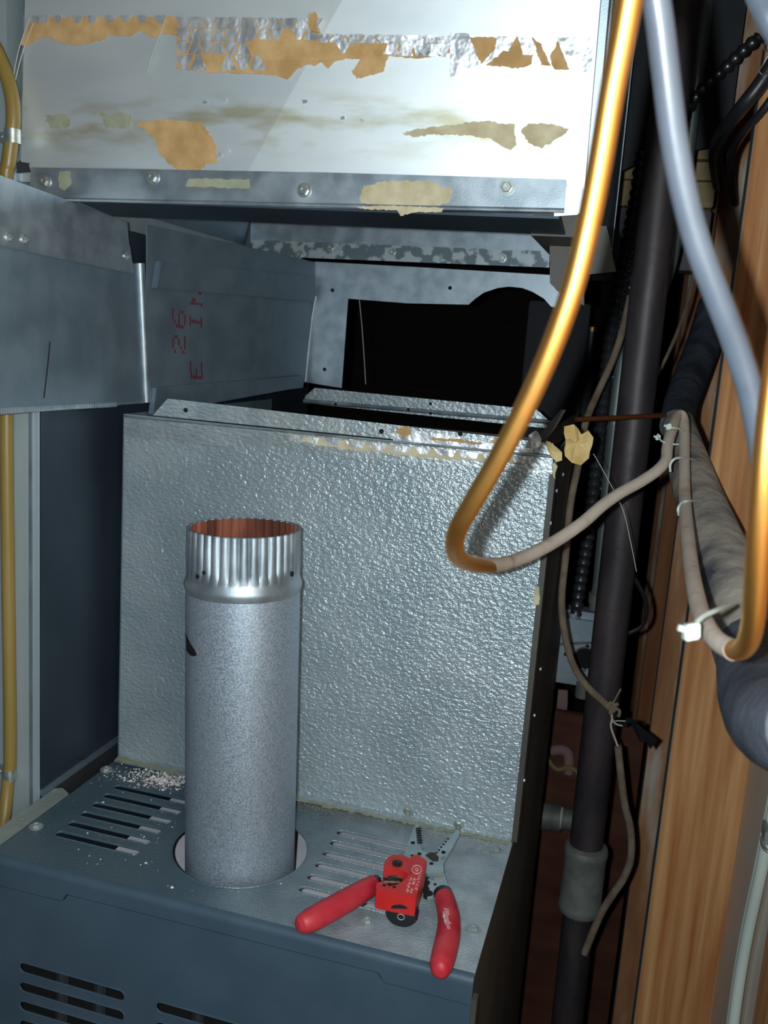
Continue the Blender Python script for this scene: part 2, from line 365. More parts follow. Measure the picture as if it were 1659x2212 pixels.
# the bright rail with holes beside the top, and the screws
MB().plate([V((-.020, -.215, .001)), V((-.001, -.215, .001)), V((-.001, -.089, .001)), V((-.013, -.082, .001)), V((-.020, -.086, .001))], .0015, (0, 0, 1),
           [circ(-.010, -.118, .0020, lambda x, y: V((x, y, .001)), 10), circ(-.010, -.150, .0020, lambda x, y: V((x, y, .001)), 10)]).build('edge_rail', RAIL, fu, label='pale rail with two small holes')
for u, v in ((78, 1786), (230, 1663), (792, 1992), (1022, 2009), (1070, 1838)): hexscrew('screw', on(u, v, 'Z', 0), (0, 0, 1), fu, PSCREW, r=.0046)
# what shows through the slots
MB().box(.045, .432, -.196, .075, -.064, -.060).build('draft_housing', WHITEPL, fu, smooth=0, label='pale lilac inner housing')
MB().box(.15, .222, -.10, -.035, -.0598, -.0565).build('dust_bed', DUST, fu, label='brown dusty patch below the pipe hole')
MB().box(.004, .100, -.16, .06, -.16, -.155).build('burner_shelf', REDBROWN, fu, smooth=0)
MB().box(.058, .075, -.16, .05, -.075, -.07).build('bracket', GALVD, fu, smooth=0)
MB().tube([(.27, -.10, -.055), (.31, -.135, -.05), (.36, -.165, -.052), (.41, -.18, -.055)], .0028, seg=8).build('wire', BLKPL, fu)
MB().cyl((.30, -.168, -.054), (.345, -.180, -.050), .004, seg=10).build('gas_tube', STEEL, fu)
for x in (.05, .09, .13, .19, .23, .27, .33, .37):
    MB().cyl((x, -.185, FL + .6), (x + .012, -.185, -.09), .006, seg=8).build('inner_tube', BLKDUCT, fu)
# yellow-brown dust line along the foot of the coil cabinet
mb = MB()
for i in range(1500):
    x = random.uniform(.12, W - .004) if random.random() < .75 else random.uniform(.10, .28); y = -.002 - abs(random.gauss(0, .016 if x > .2 else .03))
    if (x - .203) ** 2 + (y + .113) ** 2 < .066 ** 2 or y < -.2: continue
    if .03 < x < .123 and (((-.0565 - y + .0045) % .0199) < .009) and y < -.05: continue
    r = random.uniform(.0003, .0009); p = V((x, y, r * .6)); mb.add([p + V((r, 0, -r * .6)), p + V((-r * .5, r * .8, -r * .6)), p + V((-r * .5, -r * .8, -r * .6)), p + V((0, 0, r * .6))], [(0, 1, 3), (1, 2, 3), (2, 0, 3), (0, 2, 1)])
tag(mb.build('dust_grains', DUST, None, smooth=0), 'fine brown dust sprinkled over the furnace top round the pipe', 'dust', kind='stuff')
mb = MB()
for i in range(1100):
    if i < 820: u, v = random.gauss(358, 36), random.gauss(1684, 11)
    elif i < 980: u, v = random.gauss(290, 50), random.gauss(1672, 14)
    else: u, v = random.uniform(150, 640), random.uniform(1700, 1940)
    p = on(u, v, 'Z', 0)
    if p.y > -.003 or p.x < .004 or p.y < -.2 or (p.x - .203) ** 2 + (p.y + .113) ** 2 < .066 ** 2: continue
    if .03 < p.x < .123 and -.162 < p.y < -.051 and abs(((-.0565 - p.y + .00995) % .0199) - .00995) < .0052: continue
    r = random.uniform(.0004, .0012) if random.random() < .9 else random.uniform(.0012, .0026)
    q = [V((math.cos(a) * r * random.uniform(.6, 1), math.sin(a) * r * random.uniform(.6, 1), random.uniform(0, r * .5))) for a in (0, 1.3, 2.6, 3.8, 5.1)]
    mb.add([p + c for c in q] + [p + V((random.uniform(-.3, .3) * r, 0, r * random.uniform(.6, 1.1))), p], [(i_, (i_ + 1) % 5, 5) for i_ in range(5)] + [((i_ + 1) % 5, i_, 6) for i_ in range(5)])
tag(mb.build('mortar_crumbs', CRUMB, None, smooth=0), 'pale mortar crumbs strewn beside the flue pipe on the furnace top', 'crumbs', kind='stuff')

# ================================================================== coil cabinet
cc = thing('coil_cabinet', 'open-topped embossed galvanized coil cabinet standing behind the flue pipe', 'cabinet', (W / 2, DC / 2, 0))
MB().box(.0015, W - .0015, 0, .0015, .0005, H).build('front_panel', STUCCO, cc, bevel=.0006)
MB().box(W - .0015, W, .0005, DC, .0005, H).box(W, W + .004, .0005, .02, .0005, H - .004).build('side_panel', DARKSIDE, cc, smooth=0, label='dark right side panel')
MB().box(0, .0015, .0005, DC, .0005, H).build('side_panel', GALVD, cc, smooth=0)
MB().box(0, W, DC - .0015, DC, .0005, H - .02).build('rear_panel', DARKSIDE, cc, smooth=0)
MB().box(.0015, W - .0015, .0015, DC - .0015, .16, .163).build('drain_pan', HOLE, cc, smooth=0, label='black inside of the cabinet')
# bright embossed fold below the top edge
MB().plate(PL([(268, 900), (1194, 988), (1193, 1024), (268, 945)], 'Y', -.0008), .0008, (0, -1, 0)).build('edge_band', STUCCO2, cc)
mb = MB(); mb.tube(PL([(268, 899), (1196, 987)], 'Y', -.001), .0013, seg=8, smooth=False); mb.build('top_fold', GALV, cc)
fo = PL([(330, 897), (362, 861), (480, 874), (700, 900), (1000, 935), (1195, 958), (1196, 983)], 'Y', .004)
MB().plate(fo, .0012, (0, -1, 0)).build('front_flange', STUCCO2, cc, label='embossed flange standing along the front top edge')
for u, v in ((401, 886), (824, 932), (994, 937)): MB().cyl(on(u, v, 'Y', .0036), on(u, v, 'Y', .003) , .0024, seg=14).build('screw_hole', HOLE, cc)
MB().plate(PL([(660, 855), (680, 838), (1160, 885), (1192, 915), (1190, 926), (655, 870)], 'Y', DC - .01), .0012, (0, -1, 0)).build('rear_flange', STUCCO2, cc, label='embossed flange along the rear top edge')
mb = MB(); mb.tube(PL([(656, 866), (1190, 912)], 'Y', DC - .013), .003, seg=8, smooth=False); mb.build('rear_fold', GALV, cc)
for u, v in ((930, 872), (930, 893), (725, 873), (882, 885)): MB().cyl(on(u, v, 'Y', DC - .0165), on(u, v, 'Y', DC - .014), .0022, seg=10).build('screw_hole', HOLE, cc)
MB().plate([V((.436, .02, .384)), V((.436, .02, .405)), V((.436, .37, .405)), V((.436, .37, .384))], .0012, (1, 0, 0)).build('side_flange', DARKSIDE, cc)
MB().plate(PL([(1142, 968), (1212, 884), (1222, 886), (1200, 925), (1160, 972)], 'Y', .012), .0012, (0, -1, 0)).build('corner_flap', DARKSIDE, cc, label='dark bent flap at the right top corner')
def bits(name, pxs, ax, val, nrm, mat, parent, amp=2.0, thick=.0003, step=6, label=None):
    for px in pxs: MB().plate(PL(ragged(px, amp, step), ax, val), thick, nrm).build(name, mat, parent, smooth=0, label=label)
bits('paper_residue', [[(612, 938), (650, 940), (700, 948), (760, 952), (850, 962), (960, 972), (1080, 984), (1140, 990), (1138, 1002), (1050, 996), (960, 992), (880, 985), (800, 975), (740, 970), (690, 962), (640, 952)]], 'Y', -.0016, (0, -1, 0), KRAFTP, cc, 2.2, label='yellowed tape glue under the top edge')
bits('foil_tape', [[(a, 939 + (a - 612) * .092), (b, 939 + (b - 612) * .092), (b - 7, 953 + (b - 612) * .092), (a + 9, 953 + (a - 612) * .092)] for a, b in ((616, 655), (662, 690), (700, 735), (745, 790), (796, 836), (845, 890), (896, 930), (937, 985), (990, 1035), (1042, 1100), (1104, 1150))], 'Y', -.0020, (0, -1, 0), FOIL, cc, 1.0, label='torn foil tape scraps')
bits('foil_tape', [[(840, 938), (900, 930), (985, 944), (1100, 962), (1150, 970), (1150, 985), (1050, 976), (950, 965), (850, 953)]], 'Y', .0030, (0, -1, 0), FOIL, cc, 2.2)
bits('paper_residue', [[(850, 932), (880, 920), (890, 938), (872, 944)], [(930, 945), (985, 948), (1040, 957), (1038, 961), (980, 954), (930, 950)], [(1060, 950), (1100, 945), (1105, 958), (1070, 962)]], 'Y', .0024, (0, -1, 0), KRAFT, cc, 2.0)
bits('foil_tape', [[(1142, 940), (1158, 930), (1170, 948), (1165, 965), (1148, 972)]], 'Y', .0025, (0, -1, 0), FOIL, cc, 1.0)
bits('paper_residue', [[(1155, 1270), (1165, 1268), (1166, 1305), (1150, 1312)], [(1196, 1000), (1203, 1008), (1198, 1035), (1194, 1030)]], 'Y', -.0012, (0, -1, 0), KRAFTP, cc, 2.0)
def crumple(name, px, ax, val, mat, parent, amp=.004):
    P = PL(ragged(px, 1.5, 12), ax, val); n = len(P); c = sum(P, V()) / n; d = V((.3, -1, .1)).normalized()
    vs = []; mids = []
    for i, p in enumerate(P): vs.append(p + d * random.uniform(-amp, amp)); mids.append(c.lerp(p, .5) + d * random.uniform(-amp, amp))
    vs += mids + [c]; k = 2 * n
    fs = [(i, (i + 1) % n, n + (i + 1) % n, n + i) for i in range(n)] + [(n + i, n + (i + 1) % n, k) for i in range(n)]
    o = MB().add(vs, fs).build(name, mat, parent, smooth=0)
    md = o.modifiers.new('thickness', 'SOLIDIFY'); md.thickness = .0012; return o
tag(crumple('insulation_scrap', [(1219, 922), (1240, 916), (1257, 937), (1274, 930), (1281, 946), (1272, 990), (1256, 1004), (1233, 998), (1220, 985)], 'Y', .006, INSUL, cc, .003), 'torn yellow insulation facing at the corner')
crumple('insulation_scrap', [(1176, 952), (1190, 955), (1200, 968), (1213, 978), (1213, 996), (1200, 997), (1186, 978)], 'Y', -.003, INSUL, cc, .003)
for u, v in ((1215, 1025), (1201, 1060), (1188, 1130), (1166, 1445), (1153, 1545), (1131, 1685)): MB().cyl(on(u, v, 'X', W + .004), on(u, v, 'X', W + .004) + V((.0016, 0, 0)), .0018, seg=8).build('screw', PSCREW, cc)
hexscrew('screw', on(882, 1753, 'Y', 0), (0, -1, 0), cc, SCREW, r=.0038); hexscrew('screw', on(991, 1783, 'Y', 0), (0, -1, 0), cc, SCREW, r=.0038)
mb = MB(); mb.plate([V((.003, -.012, .0035)), V((W - .004, -.006, .0018)), V((W - .004, -.0005, .003)), V((.003, -.0005, .006))], .0012, (0, -.2, 1)); mb.build('foot_flange', STUCCO2, cc)
bits('glue_line', [[(252, 1632), (400, 1666), (640, 1722), (880, 1772), (1105, 1816), (1106, 1823), (880, 1779), (640, 1730), (400, 1675), (250, 1643)]], 'Z', .0062, (0, 0, 1), GLUE, cc, 3.0, .0003)
MB().tube(PL([(805, 962), (790, 1080), (768, 1260), (745, 1440), (730, 1545)], 'Y', -.0025), .00035, seg=5).build('loose_thread', THREAD, label='pale thread hanging down the embossed cabinet front', cat='thread')

# ================================================================== flue pipe
PB, PT = V((.2065, -.1175, -.053)), V((.1935, -.1145, .309)); ax = (PT - PB).normalized(); LP = (PT - PB).length
fp = thing('flue_pipe', 'round galvanized flue pipe with crimped rusty open top', 'pipe', PB)
hb = LP - .052
MB().lathe([(.0500, 0), (.0508, .004), (.0508, hb - .006), (.0508, hb - .004)], PB, ax, seg=64, caps=(False, False)).build('pipe_body', FLUE, fp)
def crimp(r, h, a):
    t = min(1, max(0, (h - hb - .011) / .008)); 
    return r + .0011 * t * (abs(math.sin(a * 18)) ** .6 * 2 - 1)
MB().lathe([(.0508, hb - .004), (.0514, hb - .002), (.0522, hb + .001), (.0523, hb + .003), (.0514, hb + .006), (.0502, hb + .009), (.0500, hb + .012), (.0494, hb + .02), (.0490, LP - .012), (.0487, LP)], PB, ax, seg=216, caps=(False, False), rf=crimp).build('crimped_collar', GALV, fp, smooth=30)
MB().lathe([(.0481, LP), (.0484, hb + .02), (.0495, hb), (.0498, .0)], PB, ax, seg=216, caps=(False, False), rf=crimp).build('rusty_lining', RUST, fp, label='rust brown inside')
MB().lathe([(.0479, LP - .0006), (.0489, LP - .0006), (.0489, LP + .0003), (.0479, LP + .0003), (.0479, LP - .0006)], PB, ax, seg=216, caps=(False, False), rf=crimp).build('cut_rim', GALVD, fp)
def onpipe(u, v, r):
    d = ray(u, v); o = CAM - PB; a_ = d - ax * d.dot(ax); b_ = o - ax * o.dot(ax)
    A, B, C = a_.dot(a_), 2 * a_.dot(b_), b_.dot(b_) - r * r; q = B * B - 4 * A * C
    return CAM + d * ((-B - math.sqrt(max(q, 0))) / (2 * A))
def pipe_n(p): q = p - PB; return (q - ax * q.dot(ax)).normalized()
for u, v, r in ((427, 1245, .0021), (441, 1237, .0019), (631, 1240, .0023)):
    p = onpipe(u, v, .0502); nn = pipe_n(p); MB().cyl(p - nn * .001, p + nn * .0006, r, seg=12).build('screw_hole', HOLE, fp)
mk = [(402, 1366), (405, 1375), (412, 1390), (420, 1402), (426, 1414), (420, 1418), (412, 1416), (407, 1410), (403, 1405)]
vs = [onpipe(u, v, .0509) + pipe_n(onpipe(u, v, .0509)) * .0003 for u, v in mk]; c = sum(vs, V()) / len(vs); c = onpipe(409, 1398, .0511)
MB().add(vs + [c + pipe_n(c) * .0004], [(i, (i + 1) % len(vs), len(vs)) for i in range(len(vs))]).build('marker_stroke', BLACK, fp, label='black marker stroke')

# ================================================================== supply plenum
PY = -.09; X0, X1 = -.0475, .4565; ZB, ZT = .600, 1.049
pl = thing('supply_plenum', 'big pale sheet metal plenum hanging above with torn tape strips', 'duct', ((X0 + X1) / 2, .15, ZB))
LEAN = math.radians(10); PNRM = V((0, -math.cos(LEAN), -math.sin(LEAN))); PUP = V((0, -math.sin(LEAN), math.cos(LEAN))); P0 = V((0, PY, ZB)); SL = (ZT - ZB) / math.cos(LEAN)
def flat(u, v): d = ray(u, v); return CAM + d * ((P0 - CAM).dot(PNRM) / d.dot(PNRM))
def edge_line(q0, q1):
    a_, b_ = flat(*q0), flat(*q1); sa, sb = (a_ - P0).dot(PUP), (b_ - P0).dot(PUP)
    return lambda t: a_.x + (b_.x - a_.x) * (t - sa) / (sb - sa)
XL, XR, XG = edge_line((45, 350), (53, 36)), edge_line((1263, 400), (1297, 0)), edge_line((540, 372), (745, 0))
def bulge(x, t):               # the sheet is cross-broken: a shallow ridge along one diagonal
    l, g, r = XL(t), XG(t), XR(t)
    return .005 * max(0, (x - l) / (g - l) if x < g else (r - x) / (r - g))
def on_sheet(u, v, off):
    p = flat(u, v); return p + PNRM * (bulge(p.x, (p - P0).dot(PUP)) + off)
PLANES['S'] = on_sheet
vs, NR, NCOL = [], 12, 8
for i in range(NR + 1):
    t = SL * i / NR
    for j in range(2 * NCOL + 1):
        x = XL(t) + (XG(t) - XL(t)) * j / NCOL if j <= NCOL else XG(t) + (XR(t) - XG(t)) * (j - NCOL) / NCOL
        vs.append(V((x, 0, 0)) + P0 + PUP * t + PNRM * bulge(x, t))
n = 2 * NCOL + 1
fp_ = MB().add(vs, [(i * n + j, i * n + j + 1, (i + 1) * n + j + 1, (i + 1) * n + j) for i in range(NR) for j in range(n - 1)]).build('front_panel', SHEET, pl, smooth=0)
md = fp_.modifiers.new('thickness', 'SOLIDIFY'); md.thickness = .0012; md.offset = -1
for fx, dx, th, yb, nm, mt_ in ((XL, .0008, .0008, .40, 'side_panel', GALVD), (XR, -.0002, .0008, .40, 'side_panel', GALVD), (XL, -.0004, .0025, .05, 'corner_seam', GALV), (XR, .0060, .0055, .05, 'corner_seam', GALV)):
    a_, b_ = P0 + V((fx(0) + dx, .0014, .001)), P0 + PUP * SL + V((fx(SL) + dx, .0014, 0))
    MB().plate([a_, b_, V((b_.x, yb, b_.z)), V((a_.x, yb, a_.z))], th, (1, 0, 0)).build(nm, mt_, pl, smooth=0)
MB().box(X0, X1, .40, .4012, .604, ZT).build('rear_panel', GALV, pl, smooth=0)
mb = MB(); mb.plate(PL([(544, 518), (1187, 543), (1186, 578), (546, 552)], 'Y', .389), .002, (0, -1, 0)); mb.build('rear_angle', SPANGLE, pl, label='spangled galvanized angle along the rear')
for u, v in ((848, 545), (648, 550), (1086, 558), (715, 535)): hexscrew('bolt', on(u, v, 'Y', .388), (0, -1, 0), pl, SCREW, r=.004)
MB().box(X1, X1 + .006, PY + .001, .05, .604, ZT).build('corner_seam', GALV, pl, smooth=0)
MB().box(X0 - .003, X0, PY + .001, .05, .604, ZT).build('corner_seam', GALV, pl, smooth=0)
# drive cleat along the foot
mb = MB(); mb.plate(PL([(66, 361), (700, 372), (1223, 387), (1219, 456), (700, 449), (360, 440), (62, 424)], 'Y', PY - .010), .0095, (0, -1, 0)); mb.build('drive_cleat', GALV, pl, bevel=.0006)
a, b = on(360, 438, 'Y', PY - .010), on(1219, 455, 'Y', PY - .010)
mb = MB(); mb.tube([V((X0 + .02, PY - .010, a.z)), V((b.x, PY - .010, b.z))], .0018, seg=8, smooth=False); mb.build('cleat_fold', GALV, pl)
MB().plate([V((.010, PY - .009, .5850)), V((.440, PY - .009, .5830)), V((.440, PY + .05, .5785)), V((.010, PY + .05, .5805))], .002, (0, 0, 1)).build('under_lip', DARKBLUE, pl, label='dark underside of the cleat')  # dark steel colour stands in for the dark grazing reflection underneath
for u, v in ((97, 392), (330, 383), (657, 411), (1095, 405)): hexscrew('bolt', on(u, v, 'Y', PY - .0105), (0, -1, 0), pl, SCREW, r=.0042)
MB().plate(PL([(1222, 404), (1240, 405), (1258, 406), (1262, 415), (1258, 455), (1246, 464), (1197, 467), (1197, 457), (1219, 456)], 'Y', PY - .008), .0012, (0, -1, 0)).build('corner_tab', SHEET, pl, label='bright bent tab at the right corner')
MB().plate(PL([(1187, 496), (1236, 489), (1310, 488), (1318, 520), (1324, 560), (1331, 586), (1262, 594), (1262, 660), (1217, 640), (1188, 612)], 'Y', .03), .0015, (0, -1, 0)).build('drop_flange', DARKSIDE, pl, label='dark bent flange hanging at the right corner')
MB().box(X1 - .045, X1 + .004, PY + .05, .40, .575, .604).build('side_cleat', DARKSIDE, pl, smooth=0)
hexscrew('bolt', on(1230, 503, 'Y', .0295), (0, -1, 0), pl, SCREW, r=.0036)
MB().plate(PL([(36, 352), (66, 330), (78, 340), (62, 356), (66, 372), (36, 374)], 'Y', PY - .003), .0008, (0, -1, 0)).build('corner_tab', BLKDUCT, pl, label='dark torn tab at the left corner')
bits('glue_stain', [[(100, 248), (150, 246), (152, 275), (110, 280)], [(220, 246), (290, 248), (285, 280), (230, 275)]], 'S', .0004, (0, -1, 0), GLUE, pl, 4, .0002)
sn = (0, -1, 0)
KR = [[(46, 97), (60, 62), (75, 38), (388, 38), (390, 78), (360, 74), (335, 82), (305, 67), (290, 78), (265, 80), (243, 75), (225, 88), (190, 95), (170, 99), (150, 96), (128, 90), (112, 82), (95, 80), (80, 88), (60, 101)],
      [(388, 40), (690, 44), (700, 78), (745, 80), (752, 128), (725, 136), (715, 150), (700, 136), (682, 145), (672, 140), (645, 152), (627, 174), (600, 165), (560, 161), (520, 160), (470, 158), (420, 154), (388, 150)],
      [(735, 78), (985, 82), (1075, 82), (1072, 105), (1042, 138), (1020, 100), (960, 120), (900, 128), (842, 122), (833, 155), (775, 172), (766, 155), (782, 130), (735, 125)],
      [(1050, 141), (1080, 120), (1120, 78), (1130, 118), (1152, 120), (1150, 140), (1120, 148), (1095, 146)], [(1150, 82), (1170, 95), (1182, 125), (1190, 142), (1170, 140)], [(1188, 122), (1206, 90), (1222, 122), (1230, 152), (1196, 150)]]
bits('paper_residue', KR, 'S', .0018, sn, KRAFT, pl, 1.6, .0006, 5, label='brown kraft paper left by torn tape')
FO = []
for x, a_, b_, h_ in ((84, 10, 4, 52), (100, 9, 5, 52), (130, 7, 3, 52), (172, 11, 6, 51), (205, 9, 7, 51), (243, 12, 8, 50), (276, 11, 6, 49), (313, 10, 6, 50), (352, 13, 7, 51)):
    FO.append([(x - a_, 35), (x + a_, 35), (x + b_, h_), (x - b_, h_)])
def zig(x0, x1, y0, y1, n, slope, gap=3, skip=()):
    w_ = (x1 - x0) / n
    for i in range(n):
        a_, b_ = x0 + i * w_ + gap / 2, x0 + (i + 1) * w_ - gap / 2; s_ = w_ * .22 * (1 if i % 2 else -1); ya, yb = slope * (a_ - x0), slope * (b_ - x0)
        if i in skip: continue
        FO.append([(a_ + s_, y0 + ya), (b_ - s_, y0 + yb), (b_ + s_, y1 + yb), (a_ - s_, y1 + ya)])
zig(390, 700, 38, 62, 11, .015); zig(390, 545, 63, 90, 6, .01); zig(392, 690, 62, 86, 12, .012, 6, (0, 1, 2, 3, 4, 5, 9)); zig(390, 545, 92, 118, 6, .01, 5); zig(390, 580, 121, 152, 6, .01, 8, (2,))
zig(690, 980, 76, 94, 9, .012, 4); zig(730, 970, 92, 118, 7, .008, 14, (1, 2)); zig(840, 975, 84, 122, 5, .02, 6)
FO += [[(974, 74), (1015, 74), (1038, 140), (1004, 150), (982, 175), (976, 172)], [(1075, 80), (1118, 80), (1100, 112), (1075, 108)], [(1122, 84), (1150, 84), (1160, 108), (1140, 118), (1130, 110)],
       [(1205, 78), (1284, 84), (1278, 150), (1262, 157), (1232, 152), (1210, 100)], [(1040, 142), (1052, 136), (1072, 106), (1066, 128)]]
bits('foil_tape', FO, 'S', .0026, sn, FOIL, pl, 1.0, .0004, 9, label='torn silver foil tape strips')
bits('dark_curl', [[(1150, 150), (1163, 136), (1166, 150), (1155, 168), (1152, 190), (1141, 188), (1139, 170)], [(1225, 118), (1245, 150), (1262, 157), (1240, 158), (1228, 140)]], 'S', .0045, sn, FOIL, pl, .8, .0004)
bits('paper_residue', [[(678, 35), (690, 30), (694, 45), (690, 60), (695, 75), (682, 70), (676, 55)]], 'S', .0060, sn, KRAFT, pl, 1.5, .002)
bits('paper_patch', [[(296, 266), (350, 258), (440, 265), (455, 285), (470, 310), (476, 352), (450, 357), (432, 371), (382, 363), (350, 335), (338, 300), (322, 283)]], 'S', .0008, sn, KRAFT, pl, 2, .0004, 5, label='round brown paper patch')
bits('paper_patch', [[(990, 268), (1050, 262), (1112, 270), (1116, 310), (1106, 327), (1085, 318), (1065, 300), (1010, 292), (960, 290), (890, 295), (870, 287), (925, 276)], [(1125, 282), (1140, 266), (1190, 268), (1230, 280), (1205, 300), (1170, 320), (1145, 312)]], 'S', .0008, sn, KRAFTP, pl, 2.5, .0004, 5, label='pale paper patches at the right')
bits('paper_patch', [[(785, 402), (840, 391), (930, 390), (977, 410), (970, 440), (930, 448), (800, 447), (775, 430)]], 'Y', PY - .0106, sn, KRAFTP, pl, 3, .0004, 5, label='pale paper patch on the cleat')
bits('paper_patch', [[(770, 447), (850, 444), (958, 449), (955, 459), (900, 458), (865, 466), (860, 455), (775, 451)]], 'Y', PY - .0122, sn, KRAFTP, pl, 1.5, .0005, 5)
bits('glue_patch', [[(127, 372), (150, 370), (153, 400), (140, 414), (128, 405)], [(410, 385), (540, 388), (540, 408), (400, 402)]], 'Y', PY - .0103, sn, GLUE, pl, 2, .0002)
for u, v in ((448, 222), (489, 217), (664, 220), (745, 254), (785, 260), (480, 335), (497, 327)): bits('solder_fleck', [[(u - 5, v - 2), (u + 4, v - 4), (u + 6, v + 2), (u - 3, v + 4)]], 'S', .0014, sn, FOIL, pl, 1.5, .0008, 4)
MB().tube(PL([(365, 45), (350, 85), (335, 125), (326, 160)], 'S', .0030), .0005, seg=5).build('tape_thread', THREAD, pl)
MB().tube(PL([(70, 40), (45, 110), (28, 200)], 'S', .0030), .0005, seg=5).build('tape_thread', THREAD, pl)
MB().tube(PL([(78, 50), (55, 110), (30, 205)], 'S', .0030), .0005, seg=5).build('tape_thread', THREAD, pl)

# ================================================================== left sheet metal
ds = thing('duct_section', 'dark sheet metal duct side at far left with crimped foot', 'duct', (0, -.1, .39))
NX = (1, 0, 0)
MB().plate(PL([(-60, 356), (275, 480), (282, 560), (-60, 470)], 'X', .002), .0015, NX).build('top_strip', GALV, ds)
MB().plate(PL([(-60, 440), (282, 528), (291, 592), (-60, 518)], 'X', .006), .0035, NX).build('slip_cleat', GALV, ds, bevel=.001)
MB().plate(PL([(-60, 500), (296, 570), (309, 868), (-60, 897)], 'X', .001), .0015, NX).build('side_panel', GALVD, ds)
mb = MB()
for i in range(58):
    t = i / 57; p = on(-40 + 290 * t, 889 - 15 * t, 'X', .002); mb.obox(p, (.0012, 0, 0), (0, .0009, 0), (0, 0, .0022))
mb.build('crimped_edge', GALV, ds, smooth=0, kind='stuff'); mb = MB(); mb.tube(PL([(-60, 898), (309, 869)], 'X', .0015), .0012, seg=6, smooth=False); mb.build('hem', GALV, ds)
for u, v in ((20, 513), (53, 518), (273, 553)): hexscrew('bolt', on(u, v, 'X', .0065), NX, ds, SCREW, r=.0028)
MB().tube(PL([(108, 738), (103, 790), (95, 860)], 'X', .0014), .0006, seg=5).build('scratch_line', BLACK, ds)
MB().tube(PL([(302, 568), (316, 868)], 'X', .0015), .0050, seg=20, smooth=False).build('corner_fold', GALV, ds, label='bright corner fold')
def PT_(pts, off):
    p0 = V((.004, .045, .5)); nn = V((.335, -.050, 0)).normalized(); p0 = p0 + nn * off; out = []
    for u, v in pts:
        d = ray(u, v); out.append(CAM + d * ((p0 - CAM).dot(nn) / d.dot(nn)))
    return out
tr = thing('duct_transition', 'sheet metal transition side with red ink stamp behind the cabinet', 'duct', (.004, .3, .39))
MB().plate(PT_([(318, 485), (680, 566), (680, 600), (350, 573), (338, 585), (318, 585)], 0.0010), .0015, NX).build('top_strip', GALVD, tr)
MB().plate(PT_([(347, 564), (681, 598), (680, 652), (338, 622)], 0.0080), .007, NX).build('slip_cleat', GALVD, tr, bevel=.001)
MB().plate(PT_([(318, 575), (680, 600), (672, 700), (655, 838), (335, 868), (312, 868)], 0.0000), .0015, NX).build('side_panel', GALVD, tr)
MB().plate(PT_([(337, 838), (655, 811), (655, 836), (330, 895)], 0.0060), .006, NX).build('foot_cleat', GALVD, tr, bevel=.0008)
mb = MB()
K = .0994
for cx, c0, c1 in ((340, 465, 700), (380, 720, 800), (425, 805, 890), (470, 570, 890), (510, 500, 575), (512, 825, 900), (555, 510, 590), (555, 830, 910), (597, 600, 835),
                   (345, 1110, 1335), (385, 1045, 1120), (385, 1360, 1440), (428, 1045, 1120), (470, 1125, 1275), (512, 1290, 1355), (555, 1375, 1450), (597, 1065, 1365), (600, 1420, 1455),
                   (718, 620, 850), (760, 705, 780), (800, 710, 790), (840, 715, 795), (880, 735, 790), (918, 745, 800), (957, 655, 885),
                   (728, 320, 385), (770, 235, 385), (815, 240, 395), (855, 340, 380), (890, 345, 390), (930, 360, 400), (968, 355, 430), (905, 110, 165), (940, 115, 170),
                   (725, 1615, 1850), (742, 1850, 1990), (785, 1920, 2000), (825, 1925, 2000), (850, 1780, 2000), (895, 1940, 2005), (930, 1940, 2010), (960, 1625, 1850), (972, 1850, 2005)):
    u = 340 + cx * K; mb.plate(PT_([(u - 1.3, 620 + c0 * K), (u + 1.3, 620 + c0 * K), (u + 1.3, 620 + c1 * K), (u - 1.3, 620 + c1 * K)], 0.0006), .0002, NX)
mb.build('ink_stamp', INK, tr, smooth=0, label='dotted red ink stamp reading 26 and E I')
bf = thing('sheet_frame', 'bent galvanized frame with arched cutout behind the cabinet opening', 'frame', (.2, .394, .40))
arch = [(1190, 662), (1175, 645), (1150, 630), (1128, 622), (1100, 619), (1075, 622), (1045, 632), (1027, 645), (1012, 658)]
MB().plate(PL([(680, 565), (900, 577), (1188, 594), (1200, 625), (1218, 640), (1218, 668)] + arch + [(880, 655), (752, 645), (745, 740), (738, 838), (700, 832), (657, 825), (668, 720)], 'Y', .394), .0015, (0, -1, 0)).build('frame_sheet', GALV, bf)
mb = MB(); mb.tube(PL([(682, 640), (672, 700), (659, 825)], 'Y', .3925), .0012, seg=6); mb.build('frame_hem', GALV, bf)
for u, v in ((718, 627), (972, 622), (701, 798)): MB().cyl(on(u, v, 'Y', .3925), on(u, v, 'Y', .3935), .0026, seg=10).build('screw_hole', HOLE, bf)
MB().tube(PL([(776, 645), (783, 720), (790, 830)], 'Y', .399), .0006, seg=5).build('hanging_wire', THREAD, label='thin wire hanging in the dark opening', cat='wire')
bp = MB().box(.285, .40, .95, .97, FL, .575).build('dark_panel', BLKDUCT, bevel=.002, label='dark grey upright panel seen through the arched cutout', cat='panel')

